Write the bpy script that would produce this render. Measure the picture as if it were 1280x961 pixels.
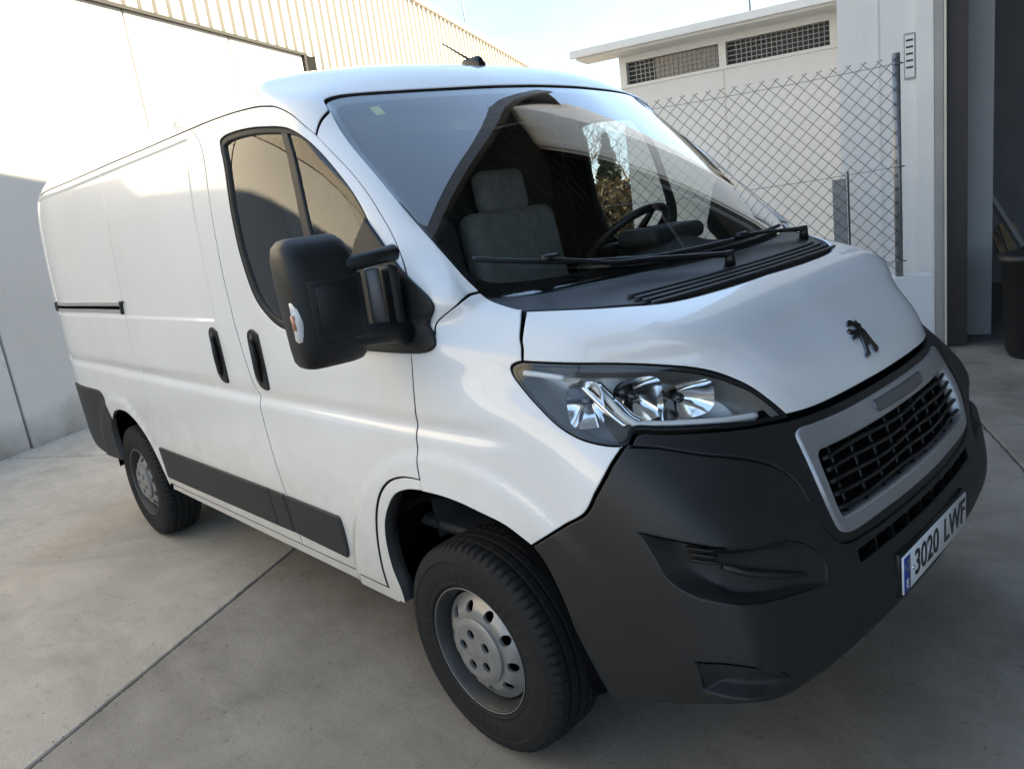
import bpy, bmesh, math, random
import numpy as np
from mathutils import Vector, Matrix
from mathutils.geometry import delaunay_2d_cdt
random.seed(7); rng=np.random.default_rng(7)
for o in list(bpy.data.objects): bpy.data.objects.remove(o)
SC=bpy.context.scene; COL=SC.collection
R=math.radians
# ---------------------------------------------------------------- camera
cd=bpy.data.cameras.new('camera'); cam=bpy.data.objects.new('camera',cd); COL.objects.link(cam)
F_PX,CX,CY,CZ,YAW,PITCH,ROLL=(950.145622,-0.720026,2.217721,1.623022,-0.735955,-0.230305,-0.136101)
def cam_axes(y,p,r):
    f=Vector((math.cos(y)*math.cos(p),math.sin(y)*math.cos(p),math.sin(p)))
    rt=Vector((math.sin(y),-math.cos(y),0)); up=rt.cross(f)
    return rt*math.cos(r)+up*math.sin(r), up*math.cos(r)-rt*math.sin(r), f
_r,_u,_f=cam_axes(YAW,PITCH,ROLL)
cam.matrix_world=Matrix(((_r.x,_u.x,-_f.x,CX),(_r.y,_u.y,-_f.y,CY),(_r.z,_u.z,-_f.z,CZ),(0,0,0,1)))
cd.sensor_fit='HORIZONTAL'; cd.sensor_width=36; cd.lens=36*F_PX/1280
cd.clip_start=0.02; cd.clip_end=3000
SC.camera=cam
SC.render.resolution_x=1024; SC.render.resolution_y=768
# ---------------------------------------------------------------- light
SUN_EL=R(36); SUN_AZ=math.atan2(-.794,-.608)      # direction TO the sun in the x,y plane
w=bpy.data.worlds.new('World'); SC.world=w; w.use_nodes=True
nt=w.node_tree; nt.nodes.clear()
out=nt.nodes.new('ShaderNodeOutputWorld'); bg=nt.nodes.new('ShaderNodeBackground'); sky=nt.nodes.new('ShaderNodeTexSky')
sky.sky_type='NISHITA'; sky.sun_disc=False; sky.sun_elevation=SUN_EL
sky.sun_rotation=math.pi/2-SUN_AZ
sky.air_density=1.0; sky.dust_density=.5; sky.ozone_density=2.0
tc=nt.nodes.new('ShaderNodeTexCoord'); mp=nt.nodes.new('ShaderNodeMapping'); mp.inputs['Scale'].default_value=(1.2,2.6,5.5); mp.inputs['Rotation'].default_value=(0,0,.5)
nz=nt.nodes.new('ShaderNodeTexNoise'); nz.inputs['Scale'].default_value=2.2; nz.inputs['Detail'].default_value=7; nz.inputs['Roughness'].default_value=.55
cr=nt.nodes.new('ShaderNodeValToRGB'); cr.color_ramp.elements[0].position=.30; cr.color_ramp.elements[1].position=.72
cr.color_ramp.elements[0].color=(.55,.55,.55,1); cr.color_ramp.elements[1].color=(.9,.9,.9,1)
mx=nt.nodes.new('ShaderNodeMix'); mx.data_type='RGBA'; mx.inputs['B'].default_value=(1.05,1.72,3.0,1)
L=nt.links.new
L(tc.outputs['Generated'],mp.inputs['Vector']); L(mp.outputs['Vector'],nz.inputs['Vector']); L(nz.outputs['Fac'],cr.inputs['Fac'])
L(cr.outputs['Color'],mx.inputs['Factor']); L(sky.outputs['Color'],mx.inputs['A']); L(mx.outputs['Result'],bg.inputs['Color'])
bg.inputs['Strength'].default_value=.10; L(bg.outputs['Background'],out.inputs['Surface'])
sd=bpy.data.lights.new('sun','SUN'); sd.energy=3.3; sd.angle=R(.53); sd.color=(1,.91,.76)
sun=bpy.data.objects.new('sun',sd); COL.objects.link(sun)
_s=Vector((math.cos(SUN_EL)*math.cos(SUN_AZ),math.cos(SUN_EL)*math.sin(SUN_AZ),math.sin(SUN_EL)))
sun.rotation_euler=_s.to_track_quat('Z','Y').to_euler(); sun.location=_s*60
vs=SC.view_settings; vs.view_transform='Standard'; vs.look='None'; vs.gamma=1; vs.exposure=2.7
vs.use_white_balance=True; vs.white_balance_temperature=7700; vs.white_balance_tint=8
# ---------------------------------------------------------------- van body surface: S(a,v)
def _nat(x,Y):
    # natural cubic spline second-derivs; Y shape (n,...)
    n=len(x);h=np.diff(x);A=np.zeros((n,n));B=np.zeros((n,)+Y.shape[1:])
    A[0,0]=A[-1,-1]=1
    for i in range(1,n-1):
        A[i,i-1]=h[i-1];A[i,i]=2*(h[i-1]+h[i]);A[i,i+1]=h[i]
        B[i]=6*((Y[i+1]-Y[i])/h[i]-(Y[i]-Y[i-1])/h[i-1])
    return np.linalg.solve(A,B.reshape(n,-1)).reshape(B.shape)
def _basis(x,t):
    """dense matrix M (len(t),n): spline value weights"""
    n=len(x);D=_nat(x,np.eye(n))
    t=np.clip(t,x[0],x[-1]);i=np.clip(np.searchsorted(x,t)-1,0,n-2)
    h=(x[i+1]-x[i]);a=(x[i+1]-t)/h;b=1-a
    M=((a**3-a)*h*h/6)[:,None]*D[i]+((b**3-b)*h*h/6)[:,None]*D[i+1]
    r=np.arange(len(t));M[r,i]+=a;M[r,i+1]+=b
    return M
#  front rows: z , then (x,y) for columns 0..7
FR=[
(0.24,[(0.17,0),(0.175,0.24),(0.183,0.43),(0.19,0.52),(0.215,0.66),(0.25,0.78),(0.325,0.845),(0.48,0.895),(0.95,0.97)]),
(0.34,[(0.07,0),(0.075,0.24),(0.087,0.43),(0.096,0.52),(0.12,0.67),(0.15,0.8),(0.215,0.863),(0.41,0.922),(0.95,0.988)]),
(0.44,[(0.005,0),(0.01,0.24),(0.022,0.43),(0.031,0.52),(0.053,0.67),(0.092,0.81),(0.152,0.874),(0.375,0.937),(0.95,0.998)]),
(0.55,[(0,0),(0.006,0.24),(0.019,0.43),(0.028,0.52),(0.051,0.67),(0.09,0.815),(0.148,0.878),(0.37,0.943),(0.95,1.003)]),
(0.7,[(0.025,0),(0.033,0.24),(0.049,0.43),(0.059,0.52),(0.083,0.67),(0.122,0.818),(0.182,0.884),(0.385,0.948),(0.95,1.006)]),
(0.85,[(0.06,0),(0.069,0.24),(0.088,0.43),(0.101,0.52),(0.13,0.67),(0.172,0.818),(0.238,0.89),(0.42,0.95),(0.95,1.008)]),
(1,[(0.115,0),(0.125,0.24),(0.152,0.43),(0.178,0.505),(0.23,0.645),(0.31,0.8),(0.385,0.884),(0.525,0.948),(0.96,1.01)]),
(1.1,[(0.19,0),(0.196,0.24),(0.212,0.475),(0.238,0.543),(0.303,0.65),(0.4,0.783),(0.478,0.872),(0.61,0.944),(0.975,1.009)]),
(1.2,[(0.293,0),(0.296,0.24),(0.302,0.525),(0.327,0.595),(0.386,0.68),(0.49,0.797),(0.58,0.876),(0.715,0.939),(1,1.006)]),
(1.29,[(0.422,0),(0.425,0.25),(0.44,0.62),(0.464,0.695),(0.489,0.733),(0.578,0.825),(0.665,0.878),(0.8,0.936),(1.03,1)]),
(1.335,[(0.562,0),(0.567,0.25),(0.594,0.55),(0.612,0.64),(0.638,0.722),(0.69,0.81),(0.748,0.868),(0.862,0.928),(1.055,0.995)]),
(1.38,[(0.6724,0),(0.6864,0.25),(0.7195,0.4586),(0.7447,0.568),(0.7754,0.6778),(0.8151,0.7979),(0.8385,0.8609),(0.8624,0.9209),(1.085,0.9905)]),
(1.46,[(0.7506,0),(0.7649,0.25),(0.7974,0.4528),(0.8222,0.5599),(0.8528,0.6691),(0.8929,0.7896),(0.9165,0.8524),(0.9406,0.9124),(1.14,0.985)]),
(1.6,[(0.8917,0),(0.9064,0.25),(0.9379,0.4426),(0.9619,0.5457),(0.9925,0.6539),(1.0333,0.775),(1.0571,0.8376),(1.0817,0.8976),(1.26,0.974)]),
(1.8,[(1.1023,0),(1.1177,0.25),(1.1476,0.4281),(1.1705,0.5254),(1.2011,0.6322),(1.2429,0.7541),(1.2671,0.8164),(1.2923,0.8764),(1.45,0.956)]),
(1.95,[(1.2673,0),(1.2833,0.25),(1.3119,0.4172),(1.334,0.5101),(1.3646,0.6159),(1.4071,0.7384),(1.4317,0.8006),(1.4573,0.8606),(1.61,0.938)]),
(2.05,[(1.3806,0),(1.3971,0.25),(1.4249,0.41),(1.4464,0.5),(1.4769,0.605),(1.52,0.728),(1.5448,0.79),(1.5706,0.85),(1.73,0.914)]),
(2.11,[(1.477,0),(1.485,0.25),(1.51,0.4),(1.532,0.485),(1.57,0.59),(1.627,0.705),(1.672,0.764),(1.733,0.82),(1.83,0.878)]),
(2.16,[(1.6,0),(1.608,0.24),(1.633,0.385),(1.656,0.47),(1.695,0.565),(1.75,0.67),(1.795,0.725),(1.855,0.775),(1.96,0.822)]),
(2.2,[(1.78,0),(1.788,0.22),(1.812,0.35),(1.833,0.43),(1.872,0.515),(1.927,0.603),(1.97,0.65),(2.03,0.69),(2.15,0.72)]),
(2.225,[(2.05,0),(2.057,0.16),(2.078,0.255),(2.096,0.31),(2.13,0.37),(2.18,0.425),(2.22,0.46),(2.28,0.485),(2.4,0.5)]),
(2.235,[(2.4,0),(2.405,0),(2.415,0),(2.425,0),(2.45,0),(2.5,0),(2.55,0),(2.6,0),(2.7,0)]),
]
WZ=np.array([r[0] for r in FR])
WY=np.array([.975,.992,1.003,1.008,1.011,1.014,1.016,1.017,1.017,1.016,1.0155,1.0145,1.013,1.009,.998,.982,.955,.915,.855,.745,.515,0])
XC=[2.05,2.7,3.4,4.2,4.75,4.93]
KR=[1,1,1,.9985,.988,.960]
A_KN=np.array([0,.24,.43,.52,.66,.85,1.0,1.18,1.75,2.85,3.5,4.2,5.0,5.55,5.75])
nv=len(FR);V_KN=np.zeros(nv);V_KN[:17]=WZ[:17]
for i,d in zip(range(17,nv),[.07,.075,.11,.2,.4]): V_KN[i]=V_KN[i-1]+d
G=np.zeros((nv,len(A_KN),3))
for r,(z,row) in enumerate(FR):
    for c,(x,y) in enumerate(row): G[r,c]=(x,y,z)
    for k,(x,s) in enumerate(zip(XC,KR)):
        xx=max(x,row[8][0]+[.55,.95,1.45,2.1,2.6,2.8][k]) if r>=17 else (max(x,row[8][0]+.45) if k==0 else x)
        G[r,9+k]=(min(xx,4.75) if k<5 else x,WY[r]*s,z if k<5 else z-.012*(r>16))
A_FULL=np.concatenate([-A_KN[5:0:-1],A_KN])
G=np.concatenate([G[:,5:0:-1]*np.array([1,-1,1]),G],1)
_GC=np.polyfit([1.38,1.60,1.80,2.05],[.672,.893,1.101,1.381],2)
def _glass(P,a,v):
    a=np.abs(a);ss=lambda t:np.clip(t,0,1)**2*(3-2*np.clip(t,0,1))
    w=ss((v-1.365)/.05)*ss((2.075-v)/.045)*ss((1.15-a)/.12)
    ym=.923+(.85-.923)*(v-1.36)/.69;t=np.clip(np.abs(P[:,1])/ym,0,1.2)
    x=np.polyval(_GC,v)+.19*t**2
    P[:,0]=P[:,0]*(1-w)+x*w
    return P
def sstep(t): t=np.clip(t,0,1);return t*t*(3-2*t)
def disp(x,z):
    m=sstep((x-.62)/.2)                       # only on the flank
    g=np.where(z>1.04,-.011*np.exp(-((z-1.04)/.032)**2),-.011*np.exp(-((z-1.04)/.020)**2))
    lo=.004*sstep((1.045-z)/.05)*sstep((z-.5)/.3)
    rf=np.hypot(x-.948,z-.335);rr=np.hypot(x-3.948,z-.335)
    fl=.012*sstep((.655-rf)/.05)*sstep((1.06-z)/.05)*sstep((x-.35)/.25)
    rl=.009*sstep((.56-rr)/.05)*sstep((1.0-z)/.05)
    rec=-.007*sstep((x-2.30)/.02)*sstep((4.80-x)/.02)*sstep((z-1.325)/.016)*sstep((2.035-z)/.012)
    return g*m*sstep((4.9-x)/.1)+lo*m+fl+rl+rec
def S0(a,v):
    a=np.atleast_1d(a).astype(float);v=np.atleast_1d(v).astype(float)
    Ma=_basis(A_FULL,np.abs(a));Mv=_basis(V_KN,v)
    P=np.einsum('nr,nc,rck->nk',Mv,Ma,G)
    return _glass(P,a,v)
def S0m(a,v):
    a=np.atleast_1d(a).astype(float);v=np.atleast_1d(v).astype(float)
    Ma=_basis(A_FULL,a);Mv=_basis(V_KN,v)
    return _glass(np.einsum('nr,nc,rck->nk',Mv,Ma,G),a,v)
def S(a,v,off=0.0):
    P=S0(a,v);e=2e-3
    Pa=S0(np.abs(a)+e,v)-S0m(np.abs(a)-e,v);Pv=S0(a,np.asarray(v)+e)-S0(a,np.asarray(v)-e)
    n=np.cross(Pa,Pv);n/=np.linalg.norm(n,axis=1)[:,None]+1e-12   # outward?
    s=np.where((n[:,1]*1.0-n[:,0]*.3+n[:,2]*.3)<0,-1,1);n=n*s[:,None]
    d=disp(P[:,0],P[:,2])*sstep((np.abs(a)-1.0)/.25)
    P=P+n*(d+off)[:,None] if np.ndim(off) else P+n*(d+off)[:,None]
    return P
def SN(a,v,off=0.0):
    """position and unit normal incl. displacement, sign of a mirrors y"""
    a=np.atleast_1d(a).astype(float);v=np.atleast_1d(v).astype(float)
    e=3e-3;aa=np.abs(a)
    P=S(aa,v);Pa=S(aa+e,v)-S(np.maximum(aa-e,0),v);Pv=S(aa,v+e)-S(aa,v-e)
    n=np.cross(Pa,Pv);n/=np.linalg.norm(n,axis=1)[:,None]+1e-12
    s=np.where((n[:,1]-n[:,0]*.3+n[:,2]*.3)<0,-1,1);n=n*s[:,None]
    c=aa<4e-3
    P=P+n*np.asarray(off).reshape(-1,1) if np.ndim(off) else P+n*off
    sg=np.where(a<0,-1,1);P=P.copy();P[:,1]*=sg;n=n.copy();n[:,1]*=sg
    n[c,1]=0
    return P,n
# ---------------------------------------------------------------- materials
def nodes(name):
    m=bpy.data.materials.new(name); m.use_nodes=True; t=m.node_tree
    return m,t,t.nodes['Principled BSDF']
def mat(name,col,rough=.5,metal=0,coat=0,coat_r=.03,bump=0,bscale=200,var=0,vscale=4,spec=None,dirt=None,emit=None,vdet=6):
    m,t,b=nodes(name)
    b.inputs['Roughness'].default_value=rough; b.inputs['Metallic'].default_value=metal
    b.inputs['Base Color'].default_value=(*col,1)
    if coat: b.inputs['Coat Weight'].default_value=coat; b.inputs['Coat Roughness'].default_value=coat_r
    if spec is not None: b.inputs['Specular IOR Level'].default_value=spec
    if emit: b.inputs['Emission Color'].default_value=(*emit[:3],1); b.inputs['Emission Strength'].default_value=emit[3]
    g=t.nodes.new('ShaderNodeTexCoord')
    if var or dirt:
        n=t.nodes.new('ShaderNodeTexNoise'); n.inputs['Scale'].default_value=vscale; n.inputs['Detail'].default_value=vdet; n.inputs['Roughness'].default_value=.6
        t.links.new(g.outputs['Object'],n.inputs['Vector'])
        r=t.nodes.new('ShaderNodeValToRGB'); r.color_ramp.elements[0].position=.3; r.color_ramp.elements[1].position=.7
        d=dirt or tuple(c*(1-var) for c in col)
        r.color_ramp.elements[0].color=(*d,1); r.color_ramp.elements[1].color=(*col,1)
        t.links.new(n.outputs['Fac'],r.inputs['Fac']); t.links.new(r.outputs['Color'],b.inputs['Base Color'])
    if bump:
        n=t.nodes.new('ShaderNodeTexNoise'); n.inputs['Scale'].default_value=bscale; n.inputs['Detail'].default_value=4
        t.links.new(g.outputs['Object'],n.inputs['Vector'])
        bp=t.nodes.new('ShaderNodeBump'); bp.inputs['Strength'].default_value=bump; bp.inputs['Distance'].default_value=.002
        t.links.new(n.outputs['Fac'],bp.inputs['Height']); t.links.new(bp.outputs['Normal'],b.inputs['Normal'])
    return m
def glass_mat(name,tint,rough=0.0,ior=1.5,gain=1.0):
    m=bpy.data.materials.new(name); m.use_nodes=True; t=m.node_tree; t.nodes.clear()
    o=t.nodes.new('ShaderNodeOutputMaterial'); tr=t.nodes.new('ShaderNodeBsdfTransparent'); tr.inputs['Color'].default_value=(*tint,1)
    gl=t.nodes.new('ShaderNodeBsdfGlossy'); gl.inputs['Roughness'].default_value=rough; gl.inputs['Color'].default_value=(1,1,1,1)
    ge=t.nodes.new('ShaderNodeNewGeometry'); mr=t.nodes.new('ShaderNodeMapRange'); mr.inputs['To Min'].default_value=ior; mr.inputs['To Max'].default_value=1/ior
    fr=t.nodes.new('ShaderNodeFresnel'); mu=t.nodes.new('ShaderNodeMath'); mu.operation='MULTIPLY'; mu.inputs[1].default_value=gain; mu.use_clamp=True
    mix=t.nodes.new('ShaderNodeMixShader')
    k=t.links.new; k(ge.outputs['Backfacing'],mr.inputs['Value']); k(mr.outputs['Result'],fr.inputs['IOR']); k(fr.outputs['Fac'],mu.inputs[0])
    k(mu.outputs[0],mix.inputs['Fac']); k(tr.outputs[0],mix.inputs[1]); k(gl.outputs[0],mix.inputs[2]); k(mix.outputs[0],o.inputs['Surface'])
    return m
def concrete(name,c1,c2,stain,scale=1.2,bump=.35,rough=.85,base_dirt=False):
    m,t,b=nodes(name); k=t.links.new
    g=t.nodes.new('ShaderNodeTexCoord')
    n1=t.nodes.new('ShaderNodeTexNoise'); n1.inputs['Scale'].default_value=scale; n1.inputs['Detail'].default_value=9; n1.inputs['Roughness'].default_value=.62
    n2=t.nodes.new('ShaderNodeTexNoise'); n2.inputs['Scale'].default_value=scale*.45; n2.inputs['Detail'].default_value=5; n2.inputs['Distortion'].default_value=.8
    n3=t.nodes.new('ShaderNodeTexNoise'); n3.inputs['Scale'].default_value=140; n3.inputs['Detail'].default_value=3
    for n in (n1,n2,n3): k(g.outputs['Object'],n.inputs['Vector'])
    r1=t.nodes.new('ShaderNodeValToRGB'); r1.color_ramp.elements[0].position=.32; r1.color_ramp.elements[1].position=.68
    r1.color_ramp.elements[0].color=(*c1,1); r1.color_ramp.elements[1].color=(*c2,1)
    k(n1.outputs['Fac'],r1.inputs['Fac'])
    r2=t.nodes.new('ShaderNodeValToRGB'); r2.color_ramp.elements[0].position=.54; r2.color_ramp.elements[1].position=.72
    r2.color_ramp.elements[0].color=(0,0,0,1); r2.color_ramp.elements[1].color=(.75,.75,.75,1)
    k(n2.outputs['Fac'],r2.inputs['Fac'])
    mx=t.nodes.new('ShaderNodeMix'); mx.data_type='RGBA'; mx.inputs['B'].default_value=(*stain,1)
    k(r2.outputs['Color'],mx.inputs['Factor']); k(r1.outputs['Color'],mx.inputs['A'])
    m3=t.nodes.new('ShaderNodeMix'); m3.data_type='RGBA'; m3.blend_type='MULTIPLY'; m3.inputs['Factor'].default_value=.35
    k(mx.outputs['Result'],m3.inputs['A']); k(n3.outputs['Color'],m3.inputs['B'])
    res=m3.outputs['Result']
    if base_dirt:
        sx=t.nodes.new('ShaderNodeSeparateXYZ'); k(g.outputs['Object'],sx.inputs[0])
        n4=t.nodes.new('ShaderNodeTexNoise'); n4.inputs['Scale'].default_value=3.5; n4.inputs['Detail'].default_value=6; k(g.outputs['Object'],n4.inputs['Vector'])
        ad=t.nodes.new('ShaderNodeMath'); ad.operation='MULTIPLY_ADD'; ad.inputs[1].default_value=-.55; k(n4.outputs['Fac'],ad.inputs[0]); k(sx.outputs['Z'],ad.inputs[2])
        mr=t.nodes.new('ShaderNodeMapRange'); mr.inputs['From Min'].default_value=-.30; mr.inputs['From Max'].default_value=.12; mr.inputs['To Min'].default_value=.75; mr.inputs['To Max'].default_value=0
        k(ad.outputs[0],mr.inputs['Value'])
        m4=t.nodes.new('ShaderNodeMix'); m4.data_type='RGBA'; m4.inputs['B'].default_value=(.16,.135,.10,1)
        k(mr.outputs['Result'],m4.inputs['Factor']); k(res,m4.inputs['A']); res=m4.outputs['Result']
    k(res,b.inputs['Base Color']); b.inputs['Roughness'].default_value=rough
    bp=t.nodes.new('ShaderNodeBump'); bp.inputs['Strength'].default_value=bump; bp.inputs['Distance'].default_value=.004
    ad2=t.nodes.new('ShaderNodeMath'); ad2.operation='ADD'; k(n3.outputs['Fac'],ad2.inputs[0]); k(n1.outputs['Fac'],ad2.inputs[1])
    k(ad2.outputs[0],bp.inputs['Height']); k(bp.outputs['Normal'],b.inputs['Normal'])
    return m
def ground_mat(name,c1,c2,stain):
    m,t,b=nodes(name);k=t.links.new;N=t.nodes.new
    g=N('ShaderNodeTexCoord')
    def noise(sc,det=6,ro=.6,dist=0,vec=None):
        n=N('ShaderNodeTexNoise');n.inputs['Scale'].default_value=sc;n.inputs['Detail'].default_value=det;n.inputs['Roughness'].default_value=ro;n.inputs['Distortion'].default_value=dist
        k(vec or g.outputs['Object'],n.inputs['Vector']);return n.outputs['Fac']
    def ramp(f,a,b_,ca,cb):
        r=N('ShaderNodeValToRGB');r.color_ramp.elements[0].position=a;r.color_ramp.elements[1].position=b_;r.color_ramp.elements[0].color=ca;r.color_ramp.elements[1].color=cb;k(f,r.inputs['Fac']);return r.outputs['Color']
    def mix(f,A,B,mode='MIX'):
        q=N('ShaderNodeMix');q.data_type='RGBA';q.blend_type=mode
        if isinstance(f,float): q.inputs['Factor'].default_value=f
        else: k(f,q.inputs['Factor'])
        for s,x in (('A',A),('B',B)):
            if isinstance(x,tuple): q.inputs[s].default_value=x
            else: k(x,q.inputs[s])
        return q.outputs['Result']
    W=(1,1,1,1);K=(0,0,0,1)
    mp=N('ShaderNodeMapping');mp.inputs['Rotation'].default_value=(0,0,.55);mp.inputs['Scale'].default_value=(1,5,1);k(g.outputs['Object'],mp.inputs['Vector'])
    base=ramp(noise(2.2,12,.72),.36,.64,(*c1,1),(*c2,1))
    st_=ramp(noise(.9,10,.68,1.6),.48,.68,K,(.75,.75,.75,1));c=mix(st_,base,(*stain,1))
    tro=ramp(noise(2.4,8,.65,.3,mp.outputs['Vector']),.52,.75,K,(.38,.38,.38,1));c=mix(tro,c,(c2[0]*1.18,c2[1]*1.18,c2[2]*1.18,1))
    sp=ramp(noise(20,7,.75),.58,.70,K,(.7,.7,.7,1));c=mix(sp,c,(stain[0]*.6,stain[1]*.6,stain[2]*.6,1))
    wh=ramp(noise(1.1,9,.72,2.0),.66,.76,K,(.32,.32,.32,1));c=mix(wh,c,(.55,.54,.50,1))
    fn=noise(160,3);c=mix(.45,c,ramp(fn,.3,.7,(.45,.45,.45,1),W),'MULTIPLY')
    k(c,b.inputs['Base Color'])
    rr=ramp(noise(1.3,6),.3,.7,(.62,.62,.62,1),(.9,.9,.9,1));k(rr,b.inputs['Roughness'])
    ad=N('ShaderNodeMath');ad.operation='ADD';k(fn,ad.inputs[0]);k(noise(14,6),ad.inputs[1])
    bp=N('ShaderNodeBump');bp.inputs['Strength'].default_value=.5;bp.inputs['Distance'].default_value=.004;k(ad.outputs[0],bp.inputs['Height']);k(bp.outputs['Normal'],b.inputs['Normal'])
    return m
# ---------------------------------------------------------------- object helpers
def tag(o,label=None,cat=None,group=None,kind=None):
    if label:o['label']=label
    if cat:o['category']=cat
    if group:o['group']=group
    if kind:o['kind']=kind
    return o
def mk(name,V,Fc,m,parent=None,smooth=False,normals=None):
    me=bpy.data.meshes.new(name); me.from_pydata([tuple(map(float,v)) for v in V],[],[tuple(map(int,f)) for f in Fc])
    if m: me.materials.append(m)
    if smooth: me.polygons.foreach_set('use_smooth',[True]*len(me.polygons))
    me.update()
    if normals is not None: me.normals_split_custom_set_from_vertices([tuple(map(float,n)) for n in normals])
    o=bpy.data.objects.new(name,me); COL.objects.link(o)
    if parent: o.parent=parent
    return o
def empty(name,loc=(0,0,0),parent=None):
    o=bpy.data.objects.new(name,None); COL.objects.link(o); o.location=loc; o.empty_display_size=.1
    if parent:o.parent=parent
    return o
def bmobj(name,bm,m,parent=None,smooth=True,angle=35):
    me=bpy.data.meshes.new(name); bm.normal_update()
    for e in bm.edges:
        e.smooth=not(len(e.link_faces)==2 and e.calc_face_angle(0)>R(angle))
    bm.to_mesh(me); bm.free(); me.materials.append(m)
    if smooth: me.polygons.foreach_set('use_smooth',[True]*len(me.polygons))
    o=bpy.data.objects.new(name,me); COL.objects.link(o)
    if parent:o.parent=parent
    return o
def rbox(name,c,s,m,parent=None,bev=.01,seg=2,rot=None,taper=None):
    bm=bmesh.new(); bmesh.ops.create_cube(bm,size=1)
    for v in bm.verts:
        v.co=Vector((v.co.x*s[0],v.co.y*s[1],v.co.z*s[2]))
        if taper: v.co=Vector(taper(v.co))
    if bev: bmesh.ops.bevel(bm,geom=bm.edges[:],offset=min(bev,min(s)*.45),segments=seg,profile=.5,affect='EDGES')
    if rot is not None: bmesh.ops.transform(bm,matrix=rot.to_4x4() if isinstance(rot,Matrix) else Matrix.Rotation(rot,4,'Z'),verts=bm.verts)
    bmesh.ops.translate(bm,verts=bm.verts,vec=Vector(c))
    return bmobj(name,bm,m,parent)
def tube_data(path,r,n=8,closed=False,flat=None):
    P=[Vector(p) for p in path]; V=[];Fc=[]; N=len(P)
    for i,p in enumerate(P):
        t=(P[min(i+1,N-1)]-P[max(i-1,0)]) if not closed else (P[(i+1)%N]-P[i-1]); t.normalize()
        up=Vector((0,0,1)) if abs(t.z)<.95 else Vector((1,0,0))
        a=t.cross(up).normalized(); b=a.cross(t)
        rr=r[i] if hasattr(r,'__len__') else r
        for k in range(n):
            an=2*math.pi*k/n; V.append(p+a*math.cos(an)*rr+b*math.sin(an)*rr*(flat or 1))
    for i in range(N if closed else N-1):
        for k in range(n):
            j=(i+1)%N; Fc.append((i*n+k,i*n+(k+1)%n,j*n+(k+1)%n,j*n+k))
    if not closed: Fc+= [tuple(range(n))[::-1],tuple(range((N-1)*n,N*n))]
    return V,Fc
def tube(name,path,r,m,parent=None,n=8,closed=False,flat=None):
    V,Fc=tube_data(path,r,n,closed,flat); return mk(name,V,Fc,m,parent,True)
def lathe(name,prof,m,parent=None,n=64,axis='Y',smooth=True,center=(0,0,0)):
    """prof: (radius, axial) ; axial along +Y"""
    V=[];Fc=[];k=len(prof)
    for i in range(n):
        a=2*math.pi*i/n
        for r,y in prof: V.append((center[0]+r*math.cos(a),center[1]+y,center[2]+r*math.sin(a)))
    for i in range(n):
        j=(i+1)%n
        for q in range(k-1): Fc.append((i*k+q,j*k+q,j*k+q+1,i*k+q+1))
    return mk(name,V,Fc,m,parent,smooth)
def box_data(c,s,rz=0):
    V=[];ca,sa=math.cos(rz),math.sin(rz)
    for dx in(-.5,.5):
        for dy in(-.5,.5):
            for dz in(-.5,.5):
                x,y=dx*s[0],dy*s[1]; V.append((c[0]+x*ca-y*sa,c[1]+x*sa+y*ca,c[2]+dz*s[2]))
    return V,[(0,1,3,2),(4,6,7,5),(0,4,5,1),(2,3,7,6),(0,2,6,4),(1,5,7,3)]
def join(L):
    V=[];Fc=[]
    for v,f in L:
        o=len(V);V+=list(v);Fc+=[tuple(i+o for i in q) for q in f]
    return V,Fc
# ---------------------------------------------------------------- body surface panels
def crv(p,n=8):
    p=[np.array(q,float) for q in p]
    if len(p)<3: return p
    o=[];q=[2*p[0]-p[1]]+p+[2*p[-1]-p[-2]]
    for i in range(1,len(q)-2):
        p0,p1,p2,p3=q[i-1:i+3]
        d=lambda a,b:max(np.linalg.norm(b-a),1e-6)**.5
        t0=0;t1=t0+d(p0,p1);t2=t1+d(p1,p2);t3=t2+d(p2,p3)
        for j in range(n):
            t=t1+(t2-t1)*j/n
            A1=(t1-t)/(t1-t0)*p0+(t-t0)/(t1-t0)*p1;A2=(t2-t)/(t2-t1)*p1+(t-t1)/(t2-t1)*p2;A3=(t3-t)/(t3-t2)*p2+(t-t2)/(t3-t2)*p3
            B1=(t2-t)/(t2-t0)*A1+(t-t0)/(t2-t0)*A2;B2=(t3-t)/(t3-t1)*A2+(t-t1)/(t3-t1)*A3
            o.append((t2-t)/(t2-t1)*B1+(t-t1)/(t2-t1)*B2)
    o.append(p[-1]); return o
def path(*segs):
    o=[]
    for s in segs:
        c=crv(s)
        if o and np.linalg.norm(o[-1]-c[0])<1e-6: c=c[1:]
        o+=c
    return o
def closed(pts,h=.012):
    pts=[np.array(p,float) for p in pts]
    if np.linalg.norm(pts[0]-pts[-1])<1e-6: pts=pts[:-1]
    o=[]
    for i,p in enumerate(pts):
        q=pts[(i+1)%len(pts)];d=np.linalg.norm(q-p)
        if d<1e-5: continue
        n=max(1,int(math.ceil(d/h)))
        for j in range(n): o.append(p+(q-p)*j/n)
    # drop near-duplicates
    r=[o[0]]
    for p in o[1:]:
        if np.linalg.norm(p-r[-1])>h*.25: r.append(p)
    return np.array(r)
def area(P): x,y=P[:,0],P[:,1];return .5*np.sum(x*np.roll(y,-1)-np.roll(x,-1)*y)
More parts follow.
